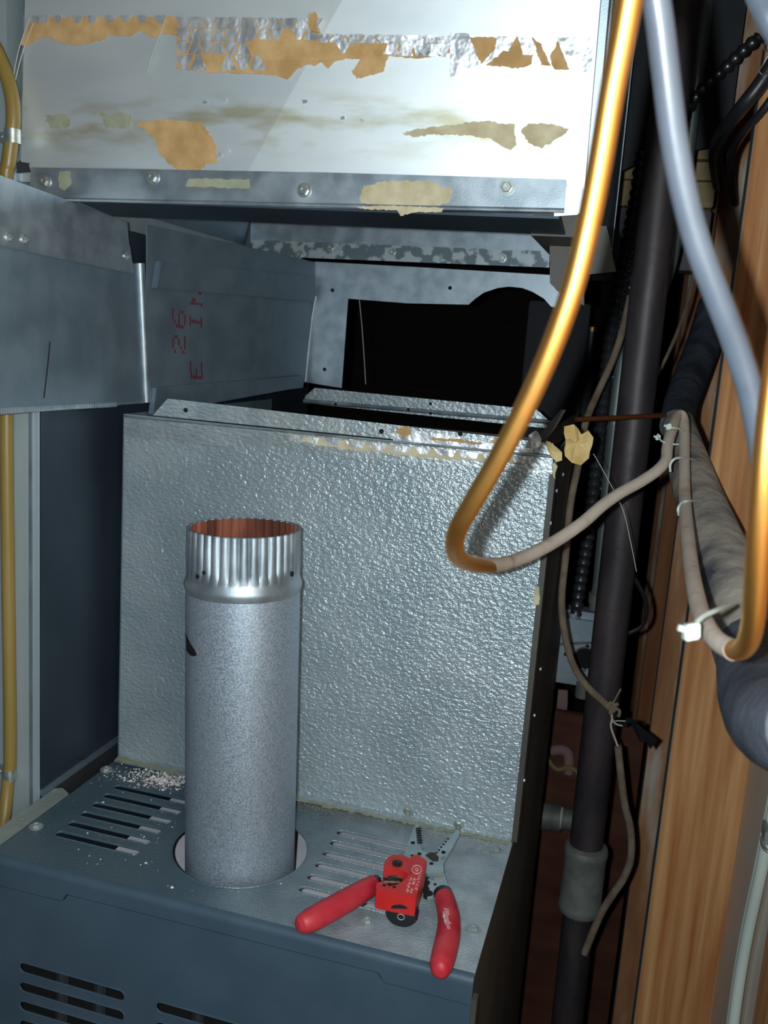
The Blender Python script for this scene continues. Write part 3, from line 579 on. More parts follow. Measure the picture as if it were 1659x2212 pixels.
# ================================================================== return duct at the left
rd = thing('return_duct', 'tall return air duct at the left edge with pale front and dark side', 'duct', (-.2, .2, FL))
MB().box(-.36, -.040, -.105, -.1035, FL, .575).build('front_panel', WHITEMETAL, rd, smooth=0)
MB().box(-.0405, -.0235, -.1062, -.1045, FL + .1, .575).build('corner_post', WHITEMETAL, rd, bevel=.0006)
MB().box(-.36, -.0575, -.105, -.1035, .5755, 1.049).box(-.0590, -.0575, -.1035, .60, .5755, 1.049).build('upper_section', WHITEMETAL, rd, smooth=0)
MB().box(-.0335, -.0305, -.108, -.1060, FL + .1, .574).build('post_seam', GALVD, rd, smooth=0)
MB().box(-.0250, -.0225, -.1045, .60, .008, .575).build('side_panel', DARKBLUE, rd, smooth=0, label='dark blue grey side panel')
MB().box(-.0250, -.0205, -.1045, .60, .001, .008).build('base_hem', GALVD, rd, smooth=0)
MB().box(-.0290, -.0255, -.1045, .60, FL, .001).build('base_panel', BLKDUCT, rd, smooth=0)
MB().box(-.36, -.0525, .6, .602, FL, 1.049).build('rear_panel', GALVD, rd, smooth=0)
MB().box(-.36, -.355, -.1, .6, FL, 1.049).build('side_panel', GALVD, rd, smooth=0)
MB().tube(PL([(165, 1637), (178, 1640), (186, 1638)], 'X', -.0220), .0005, seg=5).tube(PL([(197, 1646), (203, 1630)], 'X', -.0220), .0005, seg=5).build('pencil_mark', BLACK, rd)
tb = thing('drain_tube', 'tan plastic tube clipped to the pale duct at left edge', 'tube', (-.07, -.112, FL))
pts = PL([(-105, -420), (-100, -160), (-72, -30), (-36, 55), (0, 125), (23, 195), (29, 250), (25, 300), (19, 350), (12, 430)], 'Y', -.113)
q = [on(14, 900, 'Y', -.113), on(17, 1200, 'Y', -.113), on(22, 1600, 'Y', -.113), on(17, 1690, 'Y', -.115), on(5, 1790, 'Y', -.13), on(-30, 1900, 'Y', -.15)]
MB().tube(pts + q, .0064, seg=16).build('tube', TUBET, tb)
for u, v, lab in ((27, 295, 'zinc strap clamp holding the tan tube near the top corner'), (20, 1672, 'zinc strap clamp holding the tan tube near the furnace top')):
    cl = thing('tube_clamp', lab, 'clamp', on(u, v, 'Y', -.113), 'clamps on the tan tube')
    p = on(u, v, 'Y', -.113); MB().lathe([(.0066, -.006), (.0074, -.006), (.0074, .006), (.0066, .006)], p, (0, 0, 1), seg=20, caps=(False, False)).build('strap', SCREW, cl)
    MB().box(p.x - .017, p.x - .006, -.108, -.1055, p.z - .005, p.z + .005).build('tab', SCREW, cl, bevel=.0004); hexscrew('screw', p + V((-.012, .005, 0)), (0, -1, 0), cl, SCREW, r=.0034)

# ================================================================== pipes, conduits and box behind, right
gp = thing('gas_pipe', 'black iron pipe standing upright with grey coupling low down', 'pipe', (.515, .25, FL))
MB().cyl((.506, .25, 1.049), (.5135, .25, -.128), .0206, seg=28).build('upper_pipe', IRON, gp)
MB().cyl((.5145, .25, -.20), (.522, .25, FL), .0200, seg=28).build('lower_pipe', IRON, gp)
MB().lathe([(.0205, -.003), (.0262, 0), (.0275, .004), (.0275, .009), (.0262, .013), (.0262, .075), (.0275, .079), (.0275, .084), (.0262, .088), (.0205, .091)], (.5145, .25, -.214), (-.006, 0, 1), seg=32).build('coupling', MALL, gp, label='grey galvanized coupling')
ec = thing('steel_conduit', 'grey steel conduit running down beside the black pipe', 'conduit', (.487, .44, .14))
MB().tube([(.535, .482, 1.049), (.535, .482, .70), (.525, .472, .58), (.492, .445, .50), (.483, .44, .44), (.4875, .44, .155)], .0090, seg=18).build('tube', EMT, ec)
MB().cyl((.4843, .44, .39), (.4852, .44, .33), .0103, seg=18).build('coupling', EMT, ec)
MB().lathe([(.0098, .03), (.0105, .02), (.0135, .02), (.0135, .006), (.0115, .005), (.0115, -.004)], (.4885, .44, .132), (0, 0, 1), seg=18).build('connector', MALL, ec)
jb = thing('junction_box', 'grey square junction box between cabinet side and black pipe', 'box', (.476, .40, .03))
MB().box(.432, .514, .432, .48, .012, .122).build('box_body', BOXM, jb, bevel=.010, seg=4)
jc = on(1264, 1422, 'Y', .432)
MB().lathe([(.0140, 0), (.0172, .001), (.0172, -.004), (.0142, -.004)], jc, (0, -1, 0), seg=28, caps=(False, False)).build('knockout_ring', MALL, jb)
MB().cyl(jc + V((0, -.0012, 0)), jc + V((0, .002, 0)), .0148, seg=24).build('knockout_hole', HOLE, jb)
for u, v in ((1222, 1413), (1240, 1416), (1263, 1446), (1269, 1396)): p = on(u, v, 'Y', .432); MB().cyl(p + V((0, -.0006, 0)), p + V((0, .002, 0)), .0028, seg=10).build('screw_hole', HOLE, jb)
for cz in ((1243, 1380), (1228, 1440)):
    p = on(*cz, 'Y', .432); MB().lathe([(.0095, -.0004), (.0095, .0003), (.0089, .0003), (.0089, -.0004)], p, (0, -1, 0), seg=24, caps=(False, False)).build('knockout', GALVD, jb)
MB().cyl(on(1258, 1505, 'Y', .445), on(1262, 1470, 'Y', .445), .011, seg=14).build('lower_connector', MALL, jb)
p = on(1238, 1340, 'Y', .445); MB().cyl(p + V((0, 0, -.012)), p + V((0, 0, .012)), .0105, seg=14).build('upper_connector', BOXM, jb)
MB().corr(PL([(1388, 330), (1372, 440), (1352, 540), (1333, 640), (1316, 740), (1305, 850), (1294, 950), (1282, 1060), (1270, 1160), (1255, 1250), (1243, 1332)], 'Y', .445), .0098, .0125, depth=.3).build('armoured_cable', BX, label='black armoured cable ending in the top of the junction box', cat='cable')
MB().corr(PL([(1400, 380), (1385, 500), (1362, 620), (1340, 730), (1322, 820), (1313, 880), (1312, 960), (1300, 1060)], 'Y', .462), .0088, .0120, depth=.3).build('armoured_cable', BX, label='second black armoured cable, thinner, ending behind the first one', cat='cable')
MB().corr(PL([(1480, 250), (1500, 215), (1530, 180), (1570, 145), (1600, 115), (1640, 80)], 'Y', .47), .009, .0125, depth=.3).build('armoured_cable', BX, label='short black armoured cable slanting up to the right near the ceiling', cat='cable')
pf = thing('pipe_fitting', 'grey horizontal pipe with fitting low behind the furnace side', 'pipe', on(1200, 1775, 'Y', .6))
a, b, c = on(1120, 1755, 'Y', .60), on(1212, 1768, 'Y', .60), on(1290, 1776, 'Y', .60)
MB().cyl(a, b, .0225, seg=20).build('fitting', MALL, pf); MB().cyl(b, c, .0175, seg=20).build('pipe', MALL, pf)
MB().cyl(b - V((.002, 0, 0)), b + V((.0015, 0, 0)), .0195, seg=20).build('tape_ring', WHITEP, pf, label='white sealing tape ring')
pw = MB().box(.30, .585, .70, .715, FL, -.135).build('plywood_panel', REDBROWN, bevel=.001, label='dark red brown wooden panel low behind the pipe', cat='panel')
MB().plate(PL([(1206, 1490), (1226, 1492), (1226, 1520), (1215, 1600), (1196, 1600)], 'Y', .72), .004, (0, -1, 0)).build('pink_sheet', PINK, label='dusty pink scrap hanging below the junction box', cat='sheet')
pv = thing('pink_bracket', 'dusty pink bent bracket low behind the black pipe', 'bracket', on(1215, 1640, 'Y', .69))
MB().tube(PL([(1190, 1622), (1215, 1620), (1228, 1632), (1228, 1670)], 'Y', .69), .009, seg=10).build('bracket_arm', PINK, pv)
MB().tube(PL([(1178, 1628), (1190, 1650), (1205, 1662), (1225, 1658), (1240, 1662), (1252, 1675), (1262, 1690)], 'Y', .64), .0042, seg=8).build('yellow_wire', M('old_yellow_wire', (.26, .19, .08), rough=.8), label='old yellowish wire end behind the black pipe', cat='wire')
# boards, black duct
for i, (v0, v1, lab) in enumerate(((300, 341, 'topmost pale board of three behind the black duct'), (346, 384, 'middle pale board of three, behind the black pipe'), (387, 441, 'lowest pale board of three above the grey sill'))):
    za, zb = on(1400, v0, 'Y', .8).z, on(1400, v1, 'Y', .8).z; MB().box(.30, .589, .80 + .008 * i, .84, zb, za).build('ledger_board', PALEWOOD, bevel=.002, label=lab, cat='board', group='pale boards on the far wall')
za = on(1400, 442, 'Y', .8).z; MB().box(.30, .589, .83, .90, za - .10, za - .001).build('sill_block', CONCRETE, bevel=.003, label='grey violet concrete sill under the pale boards', cat='sill')
bd = thing('black_duct', 'black duct wrap high on the right behind the cables', 'duct', (.53, .55, .74))
a, b, c = on(1325, 378, 'Y', .5), on(1402, 340, 'Y', .5), on(1560, 300, 'Y', .55)
MB().plate([a, b, V((.585, .5, .765)), V((.585, .5, 1.049)), V((.42, .5, 1.049))], .004, (0, -1, 0)).build('front_sheet', BLKDUCT, bd)
MB().plate([a + V((0, .004, 0)), b + V((0, .004, 0)), b + V((.03, .22, .06)), a + V((.03, .22, .06))], .004, (0, 0, -1)).build('under_sheet', BLKDUCT, bd)
MB().plate([V((.42, .51, 1.049)), V((.42, .72, 1.049)), a + V((0, .22, .05)), a + V((0, .006, 0))], .004, (-1, 0, 0)).build('side_sheet', BLKDUCT, bd)
bv = thing('brass_valve', 'small brass topped valve in the dark behind the cables', 'valve', on(1279, 780, 'Y', 1.0))
a = on(1279, 716, 'Y', 1.0); MB().cyl(a, a + V((0, 0, .008)), .0105, seg=16).build('valve_cap', BRASS, bv); MB().cyl(a - V((0, 0, .06)), a, .006, seg=12).build('valve_stem', GALVD, bv)
MB().cyl(a - V((0, 0, .5)), a - V((0, 0, .06)), .012, seg=12).build('valve_body', BLKDUCT, bv); MB().cyl(a - V((0, 0, .5 )), V((a.x, a.y, FL)), .012, seg=12).build('riser', BLKDUCT, bv)

# ================================================================== wires
MB().tube([on(1362, 640, 'Y', .30), on(1340, 730, 'Y', .30), on(1318, 790, 'Y', .30), on(1293, 845, 'Y', .30), on(1275, 885, 'Y', .28), on(1262, 925, 'Y', .26), on(1250, 1000, 'Y', .25), on(1232, 1090, 'Y', .24), on(1222, 1200, 'Y', .22), on(1213, 1300, 'Y', .21), on(1222, 1380, 'Y', .205), on(1240, 1440, 'Y', .205), on(1268, 1482, 'Y', .205), on(1300, 1512, 'Y', .20), on(1318, 1530, 'Y', .20)], .0042, seg=10).build('thermostat_wire', WIRE, label='long dusty brown wire crossing the front of the junction box', cat='wire')
w2 = thing('control_wire', 'brown sheathed wire hanging down beside the red stud edges', 'wire', on(1340, 1650, 'Y', .2))
MB().tube(PL([(1318, 1530), (1322, 1550), (1320, 1570), (1330, 1600), (1336, 1615)], 'Y', .2), .0013, seg=6).tube(PL([(1318, 1530), (1326, 1560), (1345, 1568)], 'Y', .2), .0010, seg=6).build('bare_ends', COPPERD, w2)
MB().tube(PL([(1335, 1612), (1342, 1680), (1350, 1740), (1362, 1790), (1363, 1850), (1348, 1895), (1325, 1930), (1300, 1970), (1278, 2020), (1262, 2060)], 'Y', .2), .0044, seg=10).build('sheath', WIRE, w2)
kn = [(1312, 1525), (1320, 1518), (1330, 1530), (1318, 1540), (1325, 1526), (1336, 1520)]
MB().tube(PL(kn, 'Y', .195), .0022, seg=6).tube(PL([(1322, 1524), (1332, 1505), (1341, 1488)], 'Y', .195), .0012, seg=6).tube(PL([(1325, 1528), (1338, 1535), (1336, 1548)], 'Y', .195), .002, seg=6).build('twisted_knot', WIRE, w2)
MB().tube(PL([(1360, 1232), (1376, 1258), (1392, 1290), (1396, 1325), (1386, 1352), (1362, 1366), (1340, 1374)], 'Y', .30), .0028, seg=8).build('looped_wire', BLKPL, label='thin dark wire looping out from behind the black pipe', cat='wire')
MB().tube(AT([(1500, 590, 1.24), (1486, 650, 1.23), (1466, 710, 1.22), (1440, 770, 1.21), (1408, 830, 1.2)]), .0024, seg=8).build('stud_wire', WIRE, label='thin brown wire slanting across the stud edges above the sleeve', cat='wire')
MB().tube(PL([(1196, 1394), (1230, 1390), (1262, 1389), (1290, 1388)], 'Y', .425), .0016, seg=6).build('string', WIRE, label='brown string tied across the front of the junction box', cat='string')
MB().tube([at(1282, 980, .86), at(1310, 1030, .86), at(1345, 1100, .86), at(1362, 1170, .86), at(1375, 1235, .86)], .0004, seg=5).build('loose_thread', THREAD, label='pale thread dangling in front of the black pipe', cat='thread')
MB().tube(AT([(1740, 20, .76), (1700, 80, .77), (1650, 170, .79), (1600, 235, .81), (1562, 285, .86), (1545, 335, .95), (1552, 400, 1.08)]), .0068, seg=12).build('black_hose', BLKPL, label='black cable bundle bending over the studs top right', cat='cable')
MB().tube(AT([(1745, 100, .79), (1705, 155, .80), (1648, 238, .82), (1602, 290, .85), (1582, 330, .91), (1578, 380, 1.0), (1585, 440, 1.12)]), .0036, seg=8).build('black_wire', BLKPL, label='thinner black wire beside the black bundle, top right', cat='wire')
MB().tube(AT([(1675, 85, .76), (1655, 92, .765), (1649, 103, .77), (1656, 110, .765), (1680, 106, .76)]), .0006, seg=6).build('wire_staple', SCREW, label='upper of two bright wire loops at the top right', cat='staple', group='bright wire loops')
MB().tube(AT([(1660, 120, .76), (1648, 140, .765), (1640, 152, .77), (1647, 161, .77), (1662, 155, .76)]), .0006, seg=6).build('wire_staple', SCREW, label='lower of two bright wire loops at the top right', cat='staple', group='bright wire loops')
MB().tube(AT([(1622, -60, .36), (1645, 0, .36), (1675, 60, .36), (1720, 150, .37)]), .0052, seg=14).build('corner_cable', CABLE, label='blurred grey cable cutting the top right corner', cat='cable')
cl = thing('black_clip', 'black plastic clip strip dangling beside the studs', 'clip', at(1385, 1600, 1.04))
a, b = at(1350, 1560, 1.04), at(1412, 1608, 1.04); d = (b - a); nn = d.cross(fwd).normalized()
MB().plate([a - nn * .004 - d * .02, at(1372, 1556, 1.03), b - nn * .006, b + nn * .006, at(1384, 1604, 1.04), a + nn * .006], .002, -fwd).build('strip', BLKPL, cl, bevel=.0005)
MB().plate([a - nn * .004, at(1372, 1556, 1.03), at(1372, 1556, 1.06), a - nn * .004 + fwd * .02], .001, (0, 0, 1)).build('fold', BLKPL, cl)
MB().tube(AT([(1322, 1560, 1.05), (1335, 1557, 1.045), (1352, 1558, 1.04)]), .0008, seg=5).build('lead', THREAD, cl)

# ================================================================== copper tube, dusty sleeve, ties, cable
ct = thing('copper_tube', 'soft copper tube bent in a big hook in front of the cabinet', 'tube', at(1060, 1220, .5))
A1 = AT([(1388, -140, .312), (1370, -60, .318), (1349, 60, .327), (1322, 200, .336), (1297, 350, .346), (1270, 490, .355), (1238, 620, .364), (1194, 745, .374), (1140, 868, .387), (1080, 985, .402), (1022, 1085, .418), (990, 1142, .432), (982, 1180, .452), (992, 1205, .49), (1020, 1218, .545), (1062, 1224, .61)])
MB().tube(A1, .00476, seg=24).build('bare_section', COPPER, ct, label='bright bare copper')
A2 = AT([(1020, 1217, .55), (1062, 1222, .61), (1110, 1212, .66), (1160, 1191, .695), (1210, 1163, .72), (1260, 1128, .74), (1300, 1093, .757), (1340, 1065, .772), (1385, 1040, .788), (1420, 1016, .80), (1438, 994, .812), (1441, 970, .825), (1446, 945, .84), (1454, 920, .86), (1462, 901, .88), (1472, 897, .885), (1477, 915, .878), (1478, 960, .85), (1478, 1010, .815), (1479, 1070, .77), (1484, 1140, .695), (1493, 1220, .61), (1506, 1295, .53), (1522, 1345, .48), (1548, 1383, .445), (1585, 1405, .42)])
MB().tube(A2, [.0048 + random.uniform(0, .0004) for _ in A2], seg=18).build('dusty_section', COPPERD, ct, label='dust covered pinkish section')
A3 = AT([(1560, 1393, .436), (1590, 1405, .417), (1612, 1392, .40), (1624, 1355, .387), (1631, 1290, .375), (1638, 1180, .362), (1648, 1050, .352), (1662, 900, .345), (1685, 740, .338), (1720, 560, .33)])
MB().tube(A3, .00476, seg=24).build('bare_section', COPPER, ct)
MB().tube([on(1245, 906, 'Y', .10), on(1340, 902, 'Y', .14), on(1435, 897, 'Y', .18)], .0026, seg=10).build('copper_stub', COPPERT, label='thin tarnished copper stub running across behind the black pipe', cat='tube')
sl = thing('insulated_line', 'thick dust covered foam insulated line along the studs', 'pipe', at(1560, 1210, .8))
Q = [(1545, 660, 1.30, .024), (1522, 740, 1.26, .024), (1497, 805, 1.18, .0225), (1472, 870, 1.08, .020), (1462, 920, 1.0, .0185)]
MB().tube([at(*q[:3]) for q in Q], [q[3] for q in Q], seg=20).build('clean_sleeve', FOAM, sl, label='clean black upper sleeve')
Q = [(1468, 880, 1.05, .011), (1464, 905, 1.02, .017), (1474, 950, .96, .0185), (1488, 1005, .90, .0205), (1512, 1080, .84, .0215), (1530, 1130, .80, .0225), (1552, 1195, .755, .0245), (1575, 1255, .715, .0255), (1600, 1325, .675, .0270), (1625, 1395, .64, .0275), (1640, 1440, .62, .027)]
MB().tube([at(*q[:3]) for q in Q], [q[3] for q in Q], seg=24).build('dusty_sleeve', FOAMD, sl, label='dusty grey brown sleeve')
Q = [(1628, 1400, .635, .0250), (1642, 1445, .60, .0275), (1655, 1500, .55, .0280), (1672, 1545, .50, .0265), (1700, 1570, .46, .0245), (1760, 1580, .42, .022)]
MB().tube([at(*q[:3]) for q in Q], [q[3] for q in Q], seg=24).build('foam_elbow', FOAM, sl, label='bare black foam elbow')
def tie(lab, pts, head=None, r=.0011, e=.0032):
    t = thing('zip_tie', lab, 'tie', at(*pts[0]), 'white zip ties on the dusty line')
    MB().tube(AT(pts), r, seg=8).build('strap', TIE, t)
    if head:
        p = at(*head); MB().obox(p, right * e * 1.1 + up * e * .2, up * e * 1.2, fwd * e).build('head', TIE, t, bevel=.0008)
        MB().tube([p, p - right * e * 1.9 + up * e * .6], e * .5, seg=6).build('tail', TIE, t)
tie('large white zip tie with square head, lowest on the dusty tube', [(1493, 1364, .43), (1505, 1345, .436), (1522, 1330, .445), (1548, 1318, .46), (1575, 1306, .50)], (1493, 1364, .428), .0013)
tie('thin white zip tie halfway down, crossing the dusty tube', [(1466, 1112, .735), (1465, 1098, .73), (1474, 1085, .738), (1490, 1082, .748), (1512, 1081, .80)])
tie('thin white zip tie just below where the copper tube joins the sleeve', [(1448, 1018, .80), (1448, 1003, .796), (1458, 991, .795), (1478, 989, .81), (1502, 994, .87)])
tie('white zip tie with head near the top of the dusty sleeve', [(1444, 924, .83), (1462, 925, .835), (1478, 932, .855), (1480, 938, .88)], (1444, 922, .83), .0009, .0022)
tie('small white zip tie stub left of the sleeve top', [(1421, 938, .84), (1424, 948, .835), (1440, 958, .825), (1466, 960, .83)], (1421, 945, .84), .0009, .0020)
MB().tube(AT([(1395, -130, .322), (1412, -40, .328), (1426, 50, .334), (1438, 150, .341), (1455, 290, .351), (1477, 415, .360), (1508, 530, .368), (1546, 632, .375), (1584, 732, .382), (1618, 838, .390), (1642, 950, .398), (1655, 1060, .406), (1664, 1180, .415), (1680, 1330, .43)]), [.0049, .0049, .0050, .0051, .0052, .0053] + [.0054] * 8, seg=20).build('black_cable', CABLE, label='thick blue black cable hanging in front of the studs', cat='cable')
rx = thing('romex_cable', 'white flat cable running down the wall at the right edge', 'cable', on(1600, 2100, 'X', .682))
P1 = PL([(1690, 1640), (1662, 1780), (1640, 1890), (1618, 1990), (1598, 2100), (1580, 2230), (1570, 2330)], 'X', .660); off = V((0, .0046, 0))
P1 = [p + V((-.0, -.0, 0)) for p in P1]
MB().tube([p - off for p in P1], .0050, seg=12).build('conductor_sheath', ROMEX, rx); MB().tube([p + off for p in P1], .0050, seg=12).build('conductor_sheath', ROMEX, rx)
st = thing('cable_staple', 'metal staple pinning the white cable at the right edge', 'staple', on(1650, 1820, 'X', .675))
p = on(1652, 1822, 'X', .655); MB().tube([p + V((.010, -.013, 0)), p + V((0, -.012, 0)), p + V((-.002, 0, 0)), p + V((0, .012, 0)), p + V((.010, .013, 0))], .0014, seg=8).build('staple_wire', SCREW, st)
MB().obox(p + V((-.001, 0, .010)), (.0015, 0, 0), (0, .011, 0), (0, 0, .006)).build('pad', MALL, st, bevel=.001)

# ================================================================== tools on the furnace top
ws = thing('wire_stripper', 'open wire stripper with red grips lying on the furnace top', 'pliers', on(930, 1880, 'Z', 0))
def zp(pts, z_): return PL(pts, 'Z', z_)
MB().plate(zp([(924, 1888), (928, 1866), (938, 1852), (946, 1832), (958, 1820), (972, 1806), (982, 1797), (988, 1791), (994, 1796), (990, 1808), (984, 1818), (976, 1833), (966, 1850), (957, 1868), (948, 1874), (930, 1880)], .0125), .0035, (0, 0, 1)).build('right_jaw', STEEL, ws, bevel=.0004)
MB().plate(zp([(872, 1845), (880, 1832), (884, 1812), (892, 1792), (900, 1778), (905, 1782), (904, 1806), (908, 1825), (914, 1838), (930, 1842), (948, 1852), (957, 1868), (960, 1884), (924, 1888), (900, 1878), (878, 1862)], .0160), .0035, (0, 0, 1)).build('left_jaw', STEEL, ws, bevel=.0004)
MB().plate(zp([(922, 1888), (960, 1886), (966, 1904), (971, 1925), (958, 1932), (942, 1938), (923, 1938), (924, 1930), (928, 1926), (922, 1918), (926, 1912), (920, 1906), (925, 1898)], .0125), .0035, (0, 0, 1)).build('right_lever', STEEL, ws, bevel=.0004)
MB().plate(zp([(905, 1872), (880, 1880), (840, 1890), (806, 1905), (812, 1920), (850, 1912), (905, 1900)], .0085), .003, (0, 0, 1)).build('left_lever', STEEL, ws, bevel=.0004)
MB().plate(zp([(919, 1847), (928, 1841), (938, 1842), (948, 1851), (947, 1860), (936, 1860), (930, 1856)], .0163), .0006, (0, 0, 1)).build('joint_slot', GREASE, ws, label='dark greasy opening at the pivot')
for u, v, r in ((892, 1820, .0021), (958, 1840, .0019), (906, 1844, .0020), (932, 1865, .0019), (891, 1848, .0016)):
    p = on(u, v, 'Z', .0163); MB().cyl(p - V((0, 0, .001)), p + V((0, 0, .0001)), r, seg=12).build('wire_hole', HOLE, ws)
mb = MB()
for i in range(7): p = on(903 + i * .6, 1790 + i * 5, 'Z', .0162); mb.obox(p, (.0022, .0008, 0), (-.0002, .0006, 0), (0, 0, .0006))
for i in range(7): p = on(968 - i * 5, 1812 + i * 6, 'Z', .0127); mb.obox(p, (.0007, .0006, 0), (-.0003, .0004, 0), (0, 0, .0006))
mb.build('jaw_teeth', HOLE, ws, smooth=0, kind='stuff')
for u, v, r in ((924, 1893, .0022), (922, 1906, .0030), (921, 1919, .0028), (925, 1929, .0042)): p = on(u, v, 'Z', .0128); MB().cyl(p - V((0, 0, .004)), p + V((0, 0, .0002)), r, seg=12).build('cutting_notch', HOLE, ws)
p = on(934, 1897, 'Z', .0127); q = on(943, 1898, 'Z', .0127)
MB().cyl(p, p + V((0, 0, .0002)), .0016, seg=10).build('blue_dot', M('blue_print', (.05, .25, .5), rough=.5), ws); MB().cyl(q, q + V((0, 0, .0002)), .0016, seg=10).build('orange_dot', M('orange_print', (.6, .32, .08), rough=.5), ws)
p = on(940, 1910, 'Z', .0127); MB().cyl(p, p + V((0, 0, .0002)), .0014, seg=10).build('wire_hole', HOLE, ws)
def zat(u, v, z_): return on(u, v, 'Z', z_)
MB().tube([zat(806, 1912, .0105), zat(780, 1927, .011), zat(740, 1950, .011), zat(700, 1972, .0110), zat(668, 1989, .0105), zat(650, 1996, .010), zat(643, 1999, .010)], [.0085, .0096, .0102, .0102, .0098, .0078, .004], seg=20, flat=.95).build('left_grip', GRIP, ws)
MB().tube([zat(959, 1938, .0125), zat(966, 1965, .0118), zat(970, 1995, .011), zat(966, 2030, .0105), zat(959, 2060, .010), zat(953, 2085, .0098), zat(951, 2098, .0095), zat(950, 2103, .0095)], [.0088, .0094, .0100, .0104, .0104, .0096, .0070, .003], seg=20, flat=.95).build('right_grip', GRIP, ws)
MB().tube([zat(956, 1930, .0125), zat(958, 1938, .0125)], [.0082, .0086], seg=16, smooth=False).tube([zat(815, 1908, .0105), zat(806, 1912, .0105)], [.0075, .0083], seg=16, smooth=False).build('grip_collar', BLKPL, ws)
# printed bolt and script on the right grip
g0 = zat(966, 1990, .0214)
bolt = [(956, 1967), (961.5, 1977.5), (959.8, 1978.8), (963.8, 1989), (961.8, 1989.5), (964.3, 1997), (959.2, 1988), (961, 1987), (956.3, 1977), (958.2, 1976)]
MB().plate(zp(bolt, .0217), .0012, (0, 0, 1)).build('bolt_emblem', WHITEP, ws, smooth=0, label='white lightning bolt print')
fc = bpy.data.curves.new('script', 'FONT'); fc.body = 'Milwaukee'; fc.size = .0062; fc.shear = .3; fc.extrude = .0005; fc.align_x = 'CENTER'; fc.align_y = 'CENTER'
fo_ = bpy.data.objects.new('script_tmp', fc); COL.objects.link(fo_); bpy.context.view_layer.update()
me = bpy.data.meshes.new_from_object(fo_); bpy.data.objects.remove(fo_)
xa = (zat(968, 1998, .0212) - zat(963, 1967, .0212)).normalized(); za_ = V((0, 0, 1)); ya = za_.cross(xa)
mb = MB(); c = zat(966.5, 1983, .0212); mb.add([c + xa * v.co.x + ya * v.co.y + za_ * v.co.z for v in me.vertices], [tuple(p.vertices) for p in me.polygons]); mb.build('script_print', M('faded_print', (.62, .25, .27), rough=.6), ws, smooth=0, label='faded white script on the right grip')

tc_ = thing('tube_cutter', 'small red tube cutter with black knob lying on the wire stripper', 'cutter', on(875, 1920, 'Z', .016))
k = .1326
def cp(pts): return [(800 + x * k, 1780 + y * k) for x, y in pts]
ZC = .0345
body = cp([(690, 510), (730, 498), (775, 502), (840, 540), (900, 578), (922, 605), (900, 720), (840, 900), (790, 1060), (742, 1192), (600, 1165), (400, 1125), (200, 1085), (98, 1062), (95, 1010), (105, 962), (140, 945), (190, 940), (245, 952), (275, 985), (310, 1010), (360, 1000), (430, 985), (500, 950), (560, 905), (600, 850), (610, 810), (560, 770), (440, 735), (330, 715), (222, 705), (220, 660), (235, 610), (270, 560), (310, 525), (360, 505), (430, 498), (490, 500), (560, 520), (650, 555)])
MB().plate(zp(body, ZC), .0175, (0, 0, 1)).build('cutter_body', RED, tc_, bevel=.0008)
MB().plate(zp(cp([(700, 515), (770, 505), (900, 582), (918, 610), (838, 900), (745, 1180), (610, 1155), (660, 800), (640, 760)]), ZC + .0012), .0014, (0, 0, 1)).build('spine', RED, tc_, bevel=.0004)
p = on(800 + 438 * k, 1780 + 648 * k, 'Z', ZC); MB().cyl(p - V((0, 0, .001)), p + V((0, 0, .0012)), .0046, seg=18).build('roller_pin', GREASE, tc_); MB().lathe([(.0030, .0012), (.0028, .002), (.0012, .0024)], p, (0, 0, 1), seg=14).build('pin_head', BLKPL, tc_)
for u, v in ((225, 998), (390, 1028)): q = on(800 + u * k, 1780 + v * k, 'Z', ZC); MB().cyl(q - V((0, 0, .001)), q + V((0, 0, .0003)), .0015, seg=10).build('small_pin', HOLE, tc_)
a, b = zat(*cp([(300, 830)])[0], .026), zat(*cp([(540, 880)])[0], .026); MB().cyl(a, b, .0034, seg=14).build('cutting_roller', GREASE, tc_)
a, b = zat(*cp([(215, 940)])[0], .030), zat(*cp([(470, 950)])[0], .030); MB().cyl(a, b, .0036, seg=14).build('cutting_wheel', GREASE, tc_)
kdz = -0.28; e1, e2 = zat(*cp([(800, 560)])[0], ZC), zat(*cp([(655, 1130)])[0], ZC); kd = ((e2 - e1).normalized() + V((0, 0, kdz))).normalized()
kc = zat(870, 1962, .0150) ; 
MB().lathe([(.0085, 0), (.0090, .001), (.0122, .004), (.0130, .006), (.0130, .0130), (.0124, .0142), (.0112, .0146)], kc - kd * .006, kd, seg=96, rf=lambda r, h, a: r * (1 + (.045 * math.sin(a * 24) if .005 < h < .0138 else 0))).build('knob', BLKPL, tc_, smooth=30, label='ridged black knob')
sd = kd.cross(V((0, 0, 1))).normalized(); ud = sd.cross(kd).normalized()
MB().obox(kc + kd * .0035 + sd * .012 + ud * .006, sd * .008, ud * .003, kd * .0035).build('knob_lever', BLKPL, tc_, bevel=.0015)
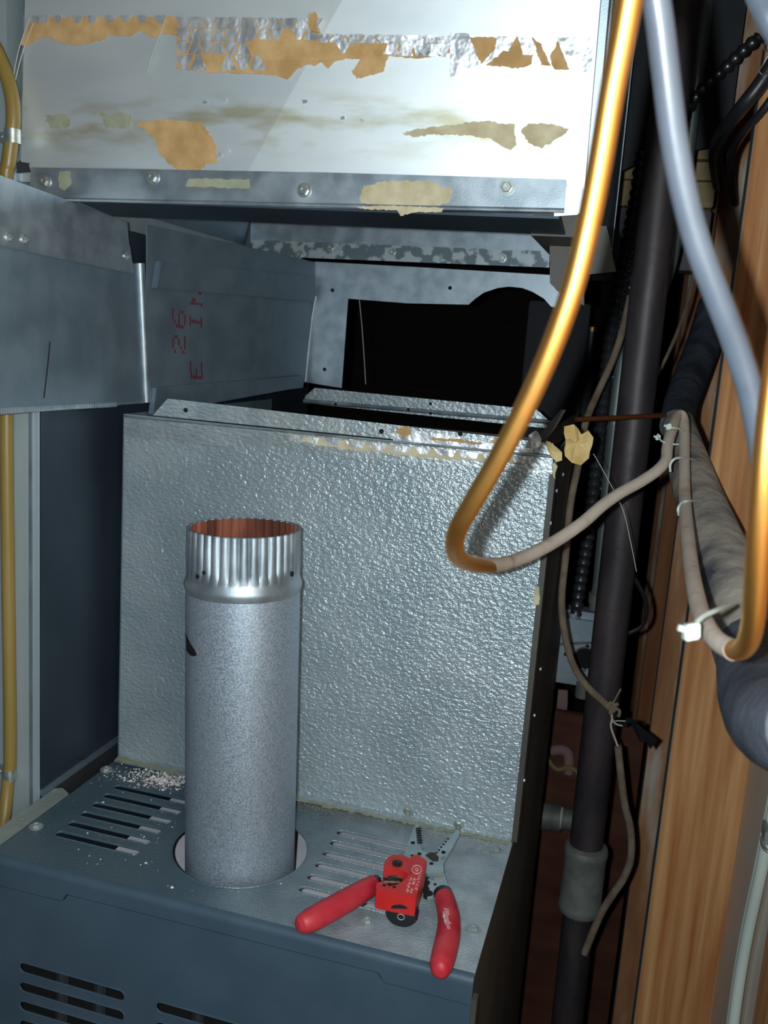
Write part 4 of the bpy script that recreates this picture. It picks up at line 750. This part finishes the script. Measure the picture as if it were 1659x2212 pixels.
oc = [(math.cos(math.pi / 8 + i * math.pi / 4) * .0030, math.sin(math.pi / 8 + i * math.pi / 4) * .0034) for i in range(8)]; ko = kc + kd * .0089
MB().tube([ko + sd * x + ud * y for x, y in oc + oc[:1]], .00025, seg=5, smooth=False).build('knob_emblem', WHITEP, tc_)
# embossed oval emblem and worn raised lettering on the spine
mb = MB(); ec_ = (800 + 757 * k, 1780 + 742 * k)
for rx_, ry_ in ((82, 74), (70, 62), (30, 26)): mb.tube(zp([(ec_[0] + math.cos(t * math.pi / 12) * rx_ * k, ec_[1] + math.sin(t * math.pi / 12) * ry_ * k) for t in range(25)], ZC + .0013), .00022, seg=5, smooth=False)
for x0, y0, x1, y1 in ((735, 735, 760, 715), (745, 760, 775, 745), (760, 770, 785, 735)): mb.tube(zp(cp([(x0, y0), (x1, y1)]), ZC + .0013), .0003, seg=5, smooth=False)
mb.build('oval_emblem', EMBOSS, tc_, label='worn embossed oval emblem')
sx = 80 / 1475; 
mb = MB()
def stroke(x0, y0, x1, y1, r=.00028): mb.tube(zp([(860 + x0 * sx, 1830 + y0 * sx), (860 + x1 * sx, 1830 + y1 * sx)], ZC + .0013), r, seg=5, smooth=False)
for a_ in ((340, 1740, 430, 1700), (360, 1640, 430, 1760), (330, 1700, 370, 1820), (390, 1620, 450, 1600), (380, 1560, 470, 1600), (360, 1500, 440, 1540), (420, 1440, 500, 1470), (440, 1340, 470, 1450), (450, 1290, 530, 1330), (480, 1240, 470, 1320), (500, 1280, 560, 1260), (500, 1190, 540, 1240),
           (470, 1780, 570, 1830), (500, 1730, 560, 1760), (510, 1680, 580, 1720), (540, 1640, 600, 1690), (550, 1440, 650, 1480), (570, 1400, 660, 1440), (590, 1340, 670, 1390), (600, 1280, 700, 1310), (640, 1230, 680, 1260),
           (660, 1650, 780, 1690), (690, 1560, 740, 1640), (720, 1490, 800, 1520), (760, 1430, 740, 1500), (780, 1380, 830, 1400), (740, 1270, 840, 1300), (780, 1210, 870, 1250), (810, 1150, 880, 1180), (860, 1100, 900, 1120)): stroke(*a_)
mb.build('embossed_lettering', EMBOSS, tc_, smooth=0, label='worn raised lettering')
